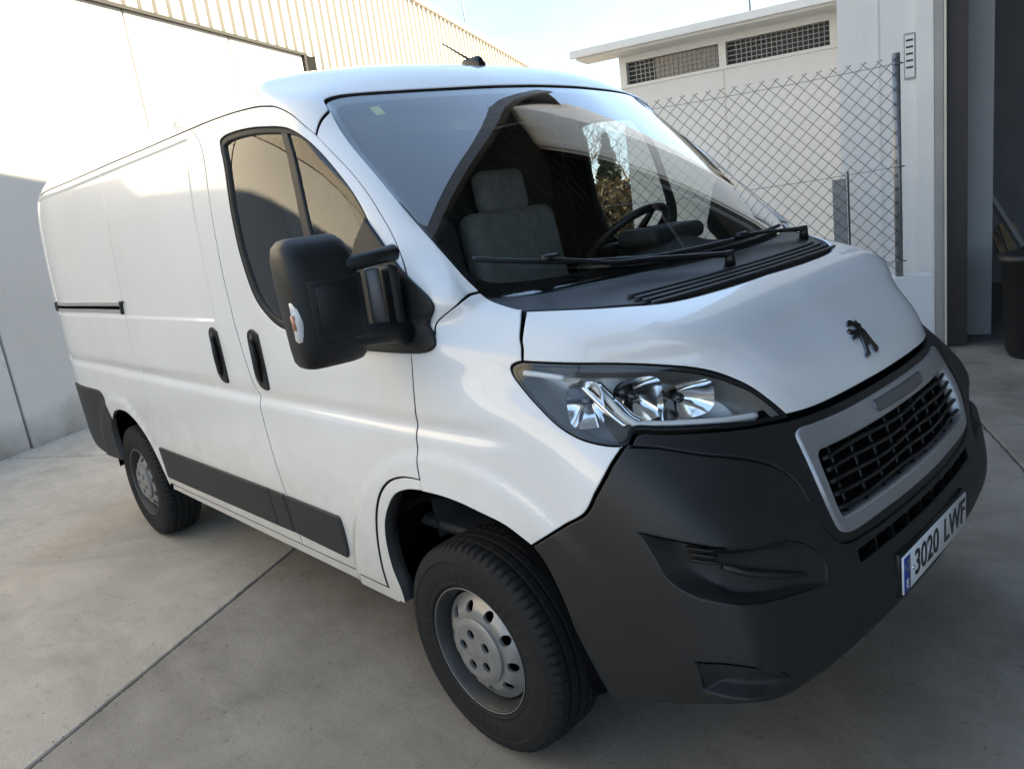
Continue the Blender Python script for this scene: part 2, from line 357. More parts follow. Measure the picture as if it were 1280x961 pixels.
def inset(P,w):
    """P ccw -> moved to its left (inside) by w"""
    a=np.roll(P,1,0);b=np.roll(P,-1,0)
    e1=P-a;e2=b-P
    e1/=np.linalg.norm(e1,axis=1)[:,None]+1e-12;e2/=np.linalg.norm(e2,axis=1)[:,None]+1e-12
    n1=np.stack([-e1[:,1],e1[:,0]],1);n2=np.stack([-e2[:,1],e2[:,0]],1)
    m=n1+n2;l=np.linalg.norm(m,axis=1);m/=l[:,None]+1e-9
    c=np.clip((m*n1).sum(1),.45,1)
    return P+m*(w/c)[:,None]
def pip(Q,P):
    x,y=Q[:,0][:,None],Q[:,1][:,None];x0,y0=P[:,0],P[:,1];x1,y1=np.roll(x0,-1),np.roll(y0,-1)
    c=((y0>y)!=(y1>y))&(x<(x1-x0)*(y-y0)/(y1-y0+1e-15)+x0)
    return c.sum(1)%2==1
def edist(Q,P):
    out=np.full(len(Q),1e9);B=np.roll(P,-1,0)
    for i in range(0,len(Q),4000):
        q=Q[i:i+4000]
        d=q[:,None]-P[None];e=(B-P)[None];t=np.clip((d*e).sum(2)/((e*e).sum(2)+1e-15),0,1)
        out[i:i+4000]=np.sqrt((((d-t[...,None]*e))**2).sum(2)).min(1)
    return out
def lines(lo,hi,step,extra=()):
    s=list(np.arange(lo+step/2,hi,step))
    for (a,b,h) in extra:
        s=[q for q in s if not(a-h<q<b+h)]+list(np.arange(a,b+h/2,h))
    return np.array(sorted(q for q in s if lo<q<hi))
FEAT_V=((.985,1.115,.010),(1.315,1.35,.005),(2.018,2.04,.0045))
M={}
def panel(name,outline,m,parent=None,sgn=1,holes=(),off=0.0,shrink=.0035,depth=.014,ga=.03,gv=.03,fa=(),fv=(),rnd=.003,h=.012,offf=None,fm=None):
    pts=[np.array(p,float) for p in outline]
    if sgn==0: pts=pts+[np.array((-p[0],p[1])) for p in reversed(pts) if abs(p[0])>1e-6]
    if sgn==-1: pts=[np.array((-p[0],p[1])) for p in pts]
    P=closed(pts,h); P=P if area(P)>0 else P[::-1]
    loops=[P]
    for q in holes:
        q=[np.array(p,float) for p in q]
        if sgn==-1:q=[np.array((-p[0],p[1])) for p in q]
        Q=closed(q,h);Q=Q if area(Q)<0 else Q[::-1];loops.append(Q)
    A=[inset(l,shrink) for l in loops];B=[inset(l,shrink+rnd) for l in loops]
    lo=A[0].min(0);hi=A[0].max(0)
    if sgn==0:
        xs=lines(0,hi[0],ga,fa);xs=np.concatenate([-xs[::-1],xs])
    elif sgn==-1: xs=-lines(-hi[0],-lo[0],ga,fa)[::-1]
    else: xs=lines(lo[0],hi[0],ga,fa)
    ys=lines(lo[1],hi[1],gv,fv)
    X,Y=np.meshgrid(xs,ys);Gd=np.stack([X.ravel(),Y.ravel()],1)
    if len(Gd):
        k=pip(Gd,B[0])
        for b in B[1:]: k&=~pip(Gd,b)
        Gd=Gd[k]
        k=np.ones(len(Gd),bool)
        for b in B: k&=edist(Gd,b)>min(ga,gv,h)*.35
        Gd=Gd[k]
    vs=[];ed=[];cls=[]
    for kind,LL in ((0,A),(1,B)):
        for l in LL:
            o=len(vs);n=len(l);vs+=[Vector(p) for p in l];ed+=[(o+i,o+(i+1)%n) for i in range(n)];cls+=[kind]*n
    vs+=[Vector(p) for p in Gd];cls+=[2]*len(Gd)
    co,ee,ff,ov,oe,of=delaunay_2d_cdt(vs,ed,[],0,1e-7)
    co=np.array([tuple(c) for c in co]);kc=np.array([min([cls[i] for i in o]) if len(o) else 1 for o in ov])
    T=np.array([f for f in ff if len(f)==3]);cen=co[T].mean(1)
    k=pip(cen,A[0])
    for a in A[1:]: k&=~pip(cen,a)
    ar=np.abs(np.cross(co[T[:,1]]-co[T[:,0]],co[T[:,2]]-co[T[:,0]]))
    k&=~((ar<4e-6)&(kc[T]==0).all(1))&(ar>1e-10)
    T=T[k]
    offs=np.where(kc==0,off-rnd*.8,off)
    if offf is not None: offs=offs+offf(co)
    Pp,N=SN(co[:,0],co[:,1],offs)
    # orient
    fn=np.cross(Pp[T[:,1]]-Pp[T[:,0]],Pp[T[:,2]]-Pp[T[:,0]]);fl=(fn*N[T[:,0]]).sum(1)<0
    T[fl]=T[fl][:,::-1]
    # boundary edges -> flange
    cnt={}
    for t in T:
        for i in range(3):
            e=(t[i],t[(i+1)%3]);cnt[e]=1
    bd=[e for e in cnt if (e[1],e[0]) not in cnt]
    bv=sorted(set(i for e in bd for i in e));idx={b:len(Pp)+i for i,b in enumerate(bv)}
    Fc=[tuple(t) for t in T]
    NN=N.copy()
    if depth>0:
        fo=offs[bv]-depth
        P2,n2=SN(co[bv][:,0],co[bv][:,1],fo)
        outd=np.zeros((len(Pp),3))
        for (a,b) in bd:
            d=np.cross(Pp[b]-Pp[a],N[a]);d/=np.linalg.norm(d)+1e-12;outd[a]+=d;outd[b]+=d
        od=outd[bv];od/=np.linalg.norm(od,axis=1)[:,None]+1e-12
        NN[bv]=N[bv]*.75+od*.65;NN[bv]/=np.linalg.norm(NN[bv],axis=1)[:,None]
        Fc+=[(b,a,idx[a],idx[b]) for a,b in bd]
        Pp=np.concatenate([Pp,P2]);NN=np.concatenate([NN,od])
    if offf is not None: NN=None
    ob=mk(name,Pp,Fc,m,parent,True,NN)
    if depth>0 and fm is None and m is M.get('paint'): fm=M['rubber_gapshade']  # white panels' flanges coloured dark, standing in for shade inside the gaps
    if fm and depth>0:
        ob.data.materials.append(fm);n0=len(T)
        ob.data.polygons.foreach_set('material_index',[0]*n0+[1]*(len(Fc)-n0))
    return ob
def pocket(name,outline,m,parent=None,sgn=1,depth=.05,scale=.8,off=-.002,shift=(0,0),rings=5,df=None,h=.012):
    pts=[np.array(p,float) for p in outline]
    if sgn==-1:pts=[np.array((-p[0],p[1])) for p in pts];shift=(-shift[0],shift[1])
    if sgn==0: pts=pts+[np.array((-p[0],p[1])) for p in reversed(pts) if abs(p[0])>1e-6]
    P=closed(pts,h);P=P if area(P)>0 else P[::-1]
    c=P.mean(0)+np.array(shift);V=[];Fc=[];n=len(P)
    prof=[(1.0,0.0),(1-(1-scale)*.25,.35),(1-(1-scale)*.6,.75),(1-(1-scale)*.85,.95),(scale,1.0),(scale*.5,1.0)]
    for s,d in prof:
        Q=c+(P-c)*s;dd=depth*d*(df(Q) if df else 1)
        X,_=SN(Q[:,0],Q[:,1],off-dd*np.ones(n));V+=list(X)
    for r in range(len(prof)-1):
        for i in range(n):
            j=(i+1)%n;Fc.append((r*n+i,r*n+j,(r+1)*n+j,(r+1)*n+i))
    X,_=SN(c[0],c[1],off-depth*(df(c[None])[0] if df else 1));V.append(X[0]);z=len(V)-1;r=len(prof)-1
    Fc+=[(r*n+i,r*n+(i+1)%n,z) for i in range(n)]
    return mk(name,V,Fc,m,parent,True)
def spt(a,v,off=0.): return Vector(SN(a,v,off)[0][0])
# ================================================================ VAN
def paint_mat():
    m,t,b=nodes('white_paint'); k=t.links.new
    b.inputs['Roughness'].default_value=.32; b.inputs['Coat Weight'].default_value=1; b.inputs['Coat Roughness'].default_value=.012
    g=t.nodes.new('ShaderNodeTexCoord'); n=t.nodes.new('ShaderNodeTexNoise'); n.inputs['Scale'].default_value=2.2; n.inputs['Detail'].default_value=8; n.inputs['Roughness'].default_value=.65
    mp=t.nodes.new('ShaderNodeMapping'); mp.inputs['Scale'].default_value=(1,1,.6); k(g.outputs['Object'],mp.inputs['Vector']); k(mp.outputs['Vector'],n.inputs['Vector'])
    r=t.nodes.new('ShaderNodeValToRGB'); r.color_ramp.elements[0].position=.25; r.color_ramp.elements[1].position=.6
    r.color_ramp.elements[0].color=(.75,.735,.70,1); r.color_ramp.elements[1].color=(.81,.80,.785,1)
    k(n.outputs['Fac'],r.inputs['Fac'])
    # road dirt along the sills: noise-broken, low on the flanks
    sx=t.nodes.new('ShaderNodeSeparateXYZ'); k(g.outputs['Object'],sx.inputs[0])
    n2=t.nodes.new('ShaderNodeTexNoise'); n2.inputs['Scale'].default_value=9; n2.inputs['Detail'].default_value=8; k(g.outputs['Object'],n2.inputs['Vector'])
    ma=t.nodes.new('ShaderNodeMath'); ma.operation='MULTIPLY_ADD'; ma.inputs[1].default_value=-.45; k(n2.outputs['Fac'],ma.inputs[0]); k(sx.outputs['Z'],ma.inputs[2])
    mr=t.nodes.new('ShaderNodeMapRange'); mr.inputs['From Min'].default_value=.12; mr.inputs['From Max'].default_value=.62; mr.inputs['To Min'].default_value=.8; mr.inputs['To Max'].default_value=0
    k(ma.outputs[0],mr.inputs['Value'])
    mx=t.nodes.new('ShaderNodeMix'); mx.data_type='RGBA'; mx.inputs['B'].default_value=(.50,.47,.41,1); k(mr.outputs['Result'],mx.inputs['Factor']); k(r.outputs['Color'],mx.inputs['A'])
    k(mx.outputs['Result'],b.inputs['Base Color'])
    return m
M['paint']=paint_mat()
M['bumper']=mat('bumper_plastic',(.0105,.0107,.0112),.52,bump=.3,bscale=700,dirt=(.0175,.0172,.0165),vscale=5)
M['trim']=mat('trim_plastic',(.012,.012,.0125),.5,bump=.15,bscale=700)
M['black']=mat('black_plastic',(.0065,.0065,.007),.42)
M['mirror']=mat('mirror_plastic',(.0075,.0077,.008),.5,bump=.2,bscale=900)
M['mould']=mat('side_moulding_plastic',(.022,.022,.023),.58,bump=.25,bscale=600,var=.2)
M['rubber_gapshade']=mat('seal_rubber_gap_shade',(.008,.008,.008),.6)  # real window seals, and painted shade on the panel flanges
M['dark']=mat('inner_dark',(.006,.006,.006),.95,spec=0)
M['silver']=mat('silver_paint',(.36,.36,.365),.36,metal=.5)
M['satin']=mat('satin_grey_plastic',(.12,.12,.125),.35,metal=.3)
M['chrome']=mat('chrome',(.86,.86,.86),.10,metal=1)
M['chromedark']=mat('dark_chrome',(.10,.10,.11),.18,metal=.9)
M['drl']=mat('light_guide',(.72,.72,.70),.25,coat=1)
M['lens']=glass_mat('lamp_lens',(.93,.95,.96))
M['wsglass']=glass_mat('windscreen_glass',(.80,.85,.84),ior=1.52,gain=2.4)
M['sideglass']=glass_mat('side_glass',(.80,.85,.82),ior=1.52,gain=1.35)
M['frit']=mat('glass_border',(.006,.006,.007),.25,coat=.6)
M['lamphouse']=mat('lamp_bezel',(.40,.39,.37),.30,metal=.6)
M['dash']=mat('dashboard_plastic',(.022,.023,.024),.6,bump=.2,bscale=500)
M['cloth']=mat('seat_cloth',(.05,.052,.055),.9,bump=.4,bscale=400,var=.3,vscale=30)
M['cloth2']=mat('seat_cover_cloth',(.30,.297,.285),.95,bump=.5,bscale=300,var=.35,vscale=18)
M['liner']=mat('headliner',(.065,.065,.063),.95)
M['visor']=mat('visor_cloth',(.045,.045,.044),.9)
M['rail']=mat('rail_metal',(.50,.50,.48),.35,metal=.6)
M['tyre']=mat('tyre_rubber',(.0055,.0055,.0055),.8,bump=.25,bscale=250,var=.35,vscale=12)
M['rim']=mat('steel_rim_silver',(.34,.335,.32),.42,metal=.55,var=.25,vscale=25)
M['rimdark']=mat('rim_barrel_dark',(.03,.03,.03),.55,var=.4,vscale=20)
M['plate']=mat('plate_white',(.74,.74,.72),.35,coat=.4)
M['plateblue']=mat('plate_blue',(.01,.04,.30),.35)
M['ink']=mat('plate_ink',(.008,.008,.010),.4)
M['orange']=mat('repeater_amber',(.55,.20,.13),.2,coat=1)
M['clear']=mat('repeater_lens',(.62,.62,.62),.12,coat=1)
M['yellow']=mat('sticker_yellow',(.55,.48,.05),.5)
van=empty('delivery_van',(0,0,0))
tag(van,'white panel van with black plastic bumper parked on the concrete yard','van')

# shared curves in (a,v): a runs round the nose and back along the flank, v is height
HDR=[(0,2.040),(.25,2.038),(.42,2.036),(.61,2.036),(.847,2.036),(.931,2.033),(1.03,2.024),(1.085,2.010),(1.108,1.985)]
WSS=[(1.108,1.985),(1.135,1.91),(1.142,1.826),(1.118,1.667),(1.080,1.57),(1.050,1.503),(1.028,1.450),(.994,1.404)]
GLB=[(.994,1.404),(.95,1.392),(.85,1.382),(.6,1.376),(.25,1.373),(0,1.372)]
CWF=[(0,1.311),(.255,1.310),(.36,1.3135),(.464,1.325),(.655,1.336),(.78,1.343),(.880,1.348)]
CWS=[(.880,1.348),(.929,1.364),(.965,1.382),(.994,1.404)]
HGAP=[(.880,1.348),(.945,1.331),(.996,1.311),(1.04,1.285),(1.060,1.264),(1.078,1.245),(1.089,1.231)]
LTOP=[(1.089,1.231),(.95,1.219),(.818,1.205),(.70,1.186),(.617,1.167),(.578,1.150),(.550,1.130),(.522,1.102),(.505,1.062),(.494,1.020)]
LIP=[(.494,1.020),(.40,1.018),(.25,1.018),(.12,1.019),(0,1.019)]
LOUT=[(1.089,1.231),(1.116,1.227),(1.140,1.216),(1.150,1.198),(1.152,1.165),(1.150,1.129),(1.136,1.083),(1.102,1.053),(1.047,1.036),(.980,1.029)]
LLOW=[(.980,1.029),(.955,1.036),(.925,1.054),(.90,1.058),(.85,1.051),(.802,1.045),(.689,1.032),(.606,1.020),(.494,1.013)]
CAPL=[(.980,1.029),(.888,1.018),(.788,.992),(.671,.958),(.618,.932),(.585,.904),(.562,.868),(.545,.807),(.523,.747),(.500,.710),(.460,.688),(.392,.679),(.126,.676),(0,.676)]
FBMP=[(.980,1.029),(1.03,1.004),(1.066,.984),(1.155,.925),(1.221,.870),(1.291,.833),(1.403,.764)]
ARCHF=[(1.403,.764),(1.437,.782),(1.49,.806),(1.584,.825),(1.672,.838),(1.769,.844),(1.865,.842)]
ARCHB=[(1.403,.764),(1.369,.722),(1.336,.639),(1.310,.529),(1.288,.462),(1.264,.397),(1.236,.343),(1.20,.30)]
DFR_LOW=[(1.863,.879),(1.860,.95),(1.857,1.012),(1.860,1.033),(1.836,1.097),(1.812,1.164),(1.763,1.261)]
DFR_UP=[(1.763,1.261),(1.70,1.34),(1.60,1.42),(1.52,1.457),(1.466,1.481),(1.41,1.515),(1.375,1.56),(1.360,1.60),(1.352,1.65),(1.338,1.70),(1.336,1.777),(1.362,1.851),(1.394,1.913),(1.454,1.951),(1.517,1.990),(1.649,2.031),(1.80,2.047),(1.92,2.055),(2.32,2.065),(2.633,2.067),(2.995,2.066)]
BSEAM=[(2.995,2.066),(2.972,1.987),(2.963,1.812),(2.957,1.642),(2.947,1.476),(2.933,1.362),(2.920,1.285),(2.90,1.182),(2.864,1.050),(2.856,1.025),(2.846,.90),(2.826,.74),(2.805,.635),(2.785,.53),(2.775,.432)]
AGAP=[(2.190,.432),(2.198,.499),(2.193,.578),(2.176,.655),(2.145,.734),(2.100,.799),(2.041,.845),(1.967,.871),(1.91,.878),(1.863,.879)]
AREAR=[(1.865,.842),(1.951,.830),(2.025,.800),(2.077,.748),(2.118,.683),(2.137,.607),(2.134,.515),(2.112,.447),(2.105,.392)]
ROOFR=[(2.995,2.066),(3.4,2.066),(4.3,2.068),(5.0,2.068),(5.70,2.062)]
RSEAM=[(4.225,2.068),(4.218,1.95),(4.222,1.70),(4.232,1.50),(4.236,1.30),(4.222,1.11),(4.208,1.03),(4.205,.90),(4.204,.60),(4.204,.432)]
RARCH=[(4.219,.415),(4.265,.536),(4.348,.662),(4.45,.740),(4.576,.784),(4.66,.792),(4.748,.787),(4.84,.768),(4.90,.735),(4.955,.66),(4.968,.56),(4.950,.45)]
WIN=[(2.780,1.94),(2.762,1.972),(2.70,1.985),(2.562,1.990),(2.233,1.985),(1.95,1.973),(1.812,1.965),(1.678,1.951),(1.58,1.925),(1.509,1.887),(1.480,1.845),(1.472,1.80),(1.475,1.72),(1.508,1.647),(1.58,1.555),(1.70,1.42),(1.82,1.32),(1.95,1.27),(2.09,1.262),(2.35,1.285),(2.600,1.323),(2.668,1.371),(2.725,1.443),(2.766,1.58),(2.774,1.70),(2.776,1.85)]
def loopc(p): return crv(list(p)+[p[0]])[:-1]
WINL=loopc(WIN)

FV=FEAT_V
for sg in (1,-1):
    # front door
    dpath=path(AGAP,DFR_LOW,DFR_UP,BSEAM)
    d=panel('front_door',dpath,M['paint'],van,sg,holes=[WINL],ga=.022,gv=.022,fa=((1.83,2.25,.014),),fv=FV,depth=.03)
    # glass, seal and divider
    W=closed(WINL);W=W if area(W)>0 else W[::-1]
    gi=inset(W,.016)
    seal=panel('window_seal',list(W),M['rubber_gapshade'],d,sg,holes=[list(inset(W,.020))],off=-.004,shrink=.0005,depth=.022,rnd=.004,ga=.5,gv=.5)
    panel('window_glass',list(inset(W,.012)),M['sideglass'],d,sg,off=-.014,shrink=.0,depth=0,ga=.06,gv=.06)
    dv=[(1.726,1.955),(1.821,1.958),(1.934,1.895),(2.03,1.825),(2.095,1.754),(2.199,1.612),(2.30,1.42),(2.34,1.285),(2.25,1.275),(2.235,1.42),(2.139,1.609),(2.028,1.75),(1.939,1.826),(1.84,1.891)]
    panel('window_divider',path(dv[0:2],dv[1:8],dv[7:9],dv[8:14]+dv[0:1]),M['trim'],d,sg,off=-.006,shrink=0,depth=.015,ga=.05,gv=.05)
    # door handle: pocket plate + grip bar
    def handle(pa,a0):
        hp=loopc([(a0-.036,1.288),(a0+.004,1.306),(a0+.042,1.290),(a0+.048,1.20),(a0+.042,1.11),(a0+.012,1.077),(a0-.034,1.077),(a0-.043,1.10),(a0-.043,1.20)])
        hd=panel('door_handle',hp,M['black'],pa,sg,off=.006,shrink=0,depth=.012,ga=.02,gv=.03)
        pk=[]
        for tt in np.linspace(0,1,13):
            pk.append(spt(sg*(a0+.004-.012*math.sin(math.pi*tt)),1.285-.18*tt,.004+.012*math.sin(math.pi*min(1,max(0,tt)))**.55))
        V,Fc=tube_data(pk,[.008+.004*math.sin(math.pi*t) for t in np.linspace(0,1,13)],10,False,.8)
        mk('grip',V,Fc,M['mirror'],hd,True)
        c=spt(sg*(a0+.012),1.108,.007);lathe('lock',[(0,.004),(.009,.003),(.010,-.002)],M['satin'],hd,16,center=c)
    handle(d,2.785)
    # moulding on the door
    panel('side_moulding',path([(2.425,.640),(2.80,.645)],[(2.80,.645),(2.783,.52),(2.778,.487)],[(2.778,.487),(2.425,.478)],[(2.425,.478),(2.412,.50),(2.415,.63),(2.425,.640)]),M['mould'],d,sg,off=.013,shrink=.001,depth=.016,rnd=.006,ga=.05,gv=.04)
    # sliding door (passenger side) / fixed side panel (driver side)
    sl=panel('sliding_door' if sg>0 else 'side_panel',path(BSEAM,[(2.775,.432),(4.204,.432)],list(reversed(RSEAM)),[(4.225,2.068),(3.4,2.067),(2.995,2.066)]),M['paint'],van,sg,ga=.05,gv=.03,fa=((3.07,3.13,.006),),fv=FV)
    if sg>0: handle(sl,3.135)
    panel('side_moulding',[(2.815,.645),(2.93,.646),(2.918,.485),(2.792,.487)],M['mould'],sl,sg,off=.013,shrink=.001,depth=.016,rnd=.006,ga=.05,gv=.04)
    panel('side_moulding',[(2.935,.646),(4.195,.642),(4.185,.56),(4.175,.475),(2.924,.485)],M['mould'],sl,sg,off=.013,shrink=.001,depth=.016,rnd=.006,ga=.06,gv=.04)
    # rear quarter
    RB=[(5.72,.872),(5.30,.874),(5.06,.872),(5.02,.862)]
    q=panel('rear_quarter_panel',path(list(reversed(RSEAM)),[(4.225,2.068),(5.0,2.068),(5.70,2.062)],[(5.70,2.062),(5.735,2.03),(5.742,1.9),(5.742,.875)],RB,[(5.02,.862),(4.975,.80),(4.925,.712)],list(reversed(RARCH[:-3])),[(4.219,.415),(4.204,.432)]),M['paint'],van,sg,ga=.05,gv=.03,fa=((5.57,5.62,.006),),fv=FV)
    panel('rear_bumper_corner',path(RB,[(5.02,.862),(4.975,.80),(4.93,.705)],[(4.93,.705),(4.955,.66),(4.968,.56),(4.950,.45)],[(4.950,.45),(5.2,.44),(5.5,.46),(5.742,.52)],[(5.742,.52),(5.742,.872)]),M['mould'],van,sg,off=.008,depth=.03,ga=.05,gv=.04)
    # sliding-door track
    if sg>0:
        tr_=panel('door_track',[(4.245,1.408),(5.61,1.405),(5.59,1.352),(4.262,1.350)],M['rail'],q,sg,off=.006,shrink=0,depth=.012,ga=.06,gv=.02)
        panel('track_slot',[(4.255,1.388),(5.60,1.386),(5.595,1.370),(4.262,1.370)],M['dark'],tr_,sg,off=.0075,shrink=0,depth=.004,rnd=.001,ga=.08,gv=.02)
        panel('track_end',[(4.205,1.412),(4.262,1.414),(4.268,1.346),(4.250,1.346),(4.24,1.40)],M['black'],tr_,sg,off=.014,shrink=0,depth=.016,ga=.05,gv=.02)
        panel('track_end',[(5.575,1.41),(5.625,1.405),(5.61,1.352),(5.565,1.352)],M['black'],tr_,sg,off=.012,shrink=0,depth=.016,ga=.05,gv=.02)
    # fender
    PSEAM=[(.994,1.404),(1.065,1.403),(1.135,1.397),(1.20,1.388),(1.266,1.371),(1.33,1.345),(1.384,1.315)]
    fp=path(list(reversed(CWS)),HGAP,LOUT,FBMP,ARCHF,[(1.865,.842),(1.863,.879)],DFR_LOW,[(1.763,1.261),(1.384,1.315)],list(reversed(PSEAM)))
    panel('front_fender',fp,M['paint'],van,sg,ga=.016,gv=.016,fv=((1.0,1.10,.010),))
    # a-pillar
    ap=path(PSEAM,[(1.384,1.315),(1.763,1.261)],DFR_UP[:13],[(1.394,1.913),(1.25,1.955),(1.108,1.985)],WSS)
    panel('windscreen_pillar',ap,M['paint'],van,sg,ga=.02,gv=.03,depth=.03)
    # wheel-arch edge behind the front wheel
    panel('arch_edge',path(AREAR,[(2.105,.392),(2.17,.395),(2.190,.432)],AGAP,[(1.863,.879),(1.865,.842)]),M['paint'],van,sg,off=-.004,ga=.02,gv=.02,depth=.05)
    # sill
    panel('sill',[(2.175,.425),(4.205,.425),(4.215,.39),(2.14,.38)],M['paint'],van,sg,off=-.008,ga=.06,gv=.02,depth=.06)
    # headlamp
    lamp=path(LOUT,LLOW,[(.494,1.013),(.491,1.0165),(.494,1.020)],list(reversed(LTOP)))
    hl=panel('headlight',lamp,M['lens'],van,sg,off=-.001,shrink=.003,depth=.0,ga=.03,gv=.03)
    LA=closed(lamp);LA=LA if area(LA)>0 else LA[::-1]
    panel('lamp_seal',list(LA),M['black'],hl,sg,holes=[list(inset(LA,.011))],off=-.003,shrink=.001,depth=.02,rnd=.002,ga=.5,gv=.5)
    pocket('lamp_housing',list(inset(LA,.005)),M['lamphouse'],hl,sg,depth=.085,scale=.78,off=-.006)
    def strip(nm,pl,r,m,flat=1.0,off=-.02,n=10):
        P=[spt(sg*float(p[0]),float(p[1]),off) for p in crv(pl,6)]
        V,Fc=tube_data(P,r,n,False,flat);return mk(nm,V,Fc,m,hl,True)
    strip('light_guide',[(.930,1.165),(.922,1.13),(.915,1.095),(.895,1.074),(.85,1.069),(.75,1.058),(.65,1.046),(.565,1.038)],.0085,M['drl'],1.0,-.018)
    strip('light_guide',[(1.115,1.205),(1.06,1.198),(1.00,1.188)],.008,M['drl'],1.0,-.016)
    strip('chrome_band',[(.965,1.178),(.955,1.14),(.945,1.105),(.925,1.075)],.009,M['chrome'],1.0,-.028)
    strip('chrome_band',[(.905,1.172),(.893,1.13),(.885,1.098),(.868,1.083)],.007,M['chrome'],1.0,-.030)
    def bowl(a,v,ry,rz,dep,off,ang):
        c=spt(sg*a,v,off);fw=Vector((-math.cos(ang),sg*math.sin(ang),-.04)).normalized();rt=fw.cross(Vector((0,0,1))).normalized();up=rt.cross(fw)
        V=[];Fc=[];N=28;K=7
        for k in range(K):
            t=k/(K-1);rr=.16+.84*t
            for i in range(N):
                an=2*math.pi*i/N;ca,sa=math.cos(an),math.sin(an)
                e=.55;cx=math.copysign(abs(ca)**e,ca);sy=math.copysign(abs(sa)**e,sa)
                V.append(c+rt*cx*ry*rr+up*sy*rz*rr-fw*dep*(1-rr*rr))
        for k in range(K-1):
            for i in range(N):Fc.append((k*N+i,k*N+(i+1)%N,(k+1)*N+(i+1)%N,(k+1)*N+i))
        b=mk('reflector',V,Fc,M['chrome'],hl,True)
        V,Fc=tube_data([c-fw*dep*.97,c-fw*dep*.45],[.013,.012],14);mk('bulb_shield',V,Fc,M['chromedark'],b,True)
        return b
    bowl(.712,1.104,.082,.048,.060,-.016,.42)
    bowl(.838,1.122,.066,.058,.060,-.018,.55)
    bowl(1.005,1.125,.046,.062,.050,-.016,.95)
    # wheel housing liner
    for cx,dz in ((.948,0),(3.948,0)):
        prof=[];V=[];Fc=[];n=30
        for i in range(n+1):
            an=math.pi*(.0+1.0*i/n);rr=.47 if cx<2 else .44
            for y in (.985,.955,.60):
                V.append((cx+rr*math.cos(an)*(.96 if y>.97 else 1),sg*y,.365+rr*math.sin(an)*(.965 if y>.97 else 1)))
        for i in range(n):
            for j in range(2):Fc.append((i*3+j,i*3+j+1,(i+1)*3+j+1,(i+1)*3+j))
        c_=len(V);V.append((cx,sg*.60,.365));Fc+=[(c_,i*3+2,(i+1)*3+2) for i in range(n)]
        mk('wheel_housing',V,Fc,M['dark'],van,True)
    # dark sheet added behind the shut lines so the gaps show as shade
    arch2=loopc([(4.19,.38),(4.24,.54),(4.33,.69),(4.45,.78),(4.60,.825),(4.75,.825),(4.92,.775),(5.0,.68),(5.0,.5),(4.98,.40),(4.6,.36)])
    panel('gap_shade_sheet',path([(2.24,.44),(4.16,.44)],[(4.16,.44),(4.19,.56),(4.30,.70),(4.42,.79),(4.60,.825),(4.75,.825),(4.92,.775),(5.0,.68),(5.0,.5)],[(5.0,.5),(5.70,.5)],[(5.70,.5),(5.70,2.05)],[(5.70,2.05),(2.9,2.045),(1.6,2.02)],[(1.6,2.02),(1.42,1.91),(1.345,1.82),(1.31,1.72),(1.315,1.6),(1.35,1.50),(1.30,1.40),(1.15,1.38)],[(1.15,1.38),(1.02,1.30)],[(1.02,1.30),(1.2,1.18),(1.25,1.0),(1.40,.92),(1.80,.915),(2.02,.89),(2.16,.80),(2.22,.66),(2.24,.44)]),M['dark'],van,sg,holes=[[tuple(p) for p in inset(W,.004)]],off=-.0145,shrink=0,depth=0,ga=.06,gv=.06,h=.02)
    # mirror ------------------------------------------------------------
    sail=path([(1.52,1.640),(1.49,1.546),(1.475,1.476),(1.452,1.42),(1.41,1.36),(1.386,1.312)],[(1.386,1.312),(1.47,1.280),(1.588,1.263),(1.78,1.258),(2.094,1.258)],[(2.094,1.258),(2.06,1.35),(1.97,1.47),(1.80,1.56),(1.52,1.640)])
    mb=panel('side_mirror' if sg>0 else 'mirror_base',sail,M['mirror'],van,sg,off=.016,shrink=0,depth=.022,rnd=.008,ga=.04,gv=.03)
    if sg<0: continue
    def mv(p):return Vector((p[0],sg*p[1],p[2]))
    def hull(nm,rings,m,par,cap=True,e=.50,N=40):
        """rings: centre(x,y,z), half-width along y-ish, half-depth along x-ish -> stacked superellipse sections"""
        V=[];Fc=[]
        for (cx,cy,cz,hy,hx,tw) in rings:
            for i in range(N):
                an=2*math.pi*i/N;ca,sa=math.cos(an),math.sin(an)
                px=math.copysign(abs(ca)**e,ca)*hy;qx=math.copysign(abs(sa)**e,sa)*hx
                V.append(mv((cx+qx*math.cos(tw)-px*math.sin(tw)*-1,cy+px*math.cos(tw)-qx*math.sin(tw),cz)))
        for k in range(len(rings)-1):
            for i in range(N):
                f=(k*N+i,k*N+(i+1)%N,(k+1)*N+(i+1)%N,(k+1)*N+i);Fc.append(f if sg<0 else f[::-1])
        Fc.append(tuple(range(N)) if sg>0 else tuple(range(N))[::-1]);b=(len(rings)-1)*N
        Fc.append(tuple(range(b,b+N))[::-1] if sg>0 else tuple(range(b,b+N)))
        return mk(nm,V,Fc,m,par,True)
    tw=.16
    H=[(1.10,1.210,1.274,.066,.045,tw),(1.098,1.209,1.279,.082,.056,tw),(1.095,1.209,1.294,.092,.066,tw),(1.09,1.210,1.335,.097,.072,tw),(1.09,1.211,1.42,.100,.075,tw),(1.092,1.213,1.50,.101,.075,tw),(1.097,1.215,1.563,.097,.070,tw),(1.105,1.215,1.594,.087,.060,tw),(1.113,1.212,1.610,.070,.046,tw),(1.118,1.210,1.614,.050,.03,tw)]
    hull('housing',H,M['mirror'],mb)
    # front recessed cover, arms, bracket, glass, indicator
    rot=Matrix.Rotation(-sg*tw,3,'Z')
    def mbox(nm,c,s,m,bev=.006,r=None):
        return rbox(nm,mv(c),s,m,mb,bev,2,r if r is not None else rot)
    mbox('cover_frame',(1.018,1.205,1.425),(.016,.150,.165),M['mirror'],.007)
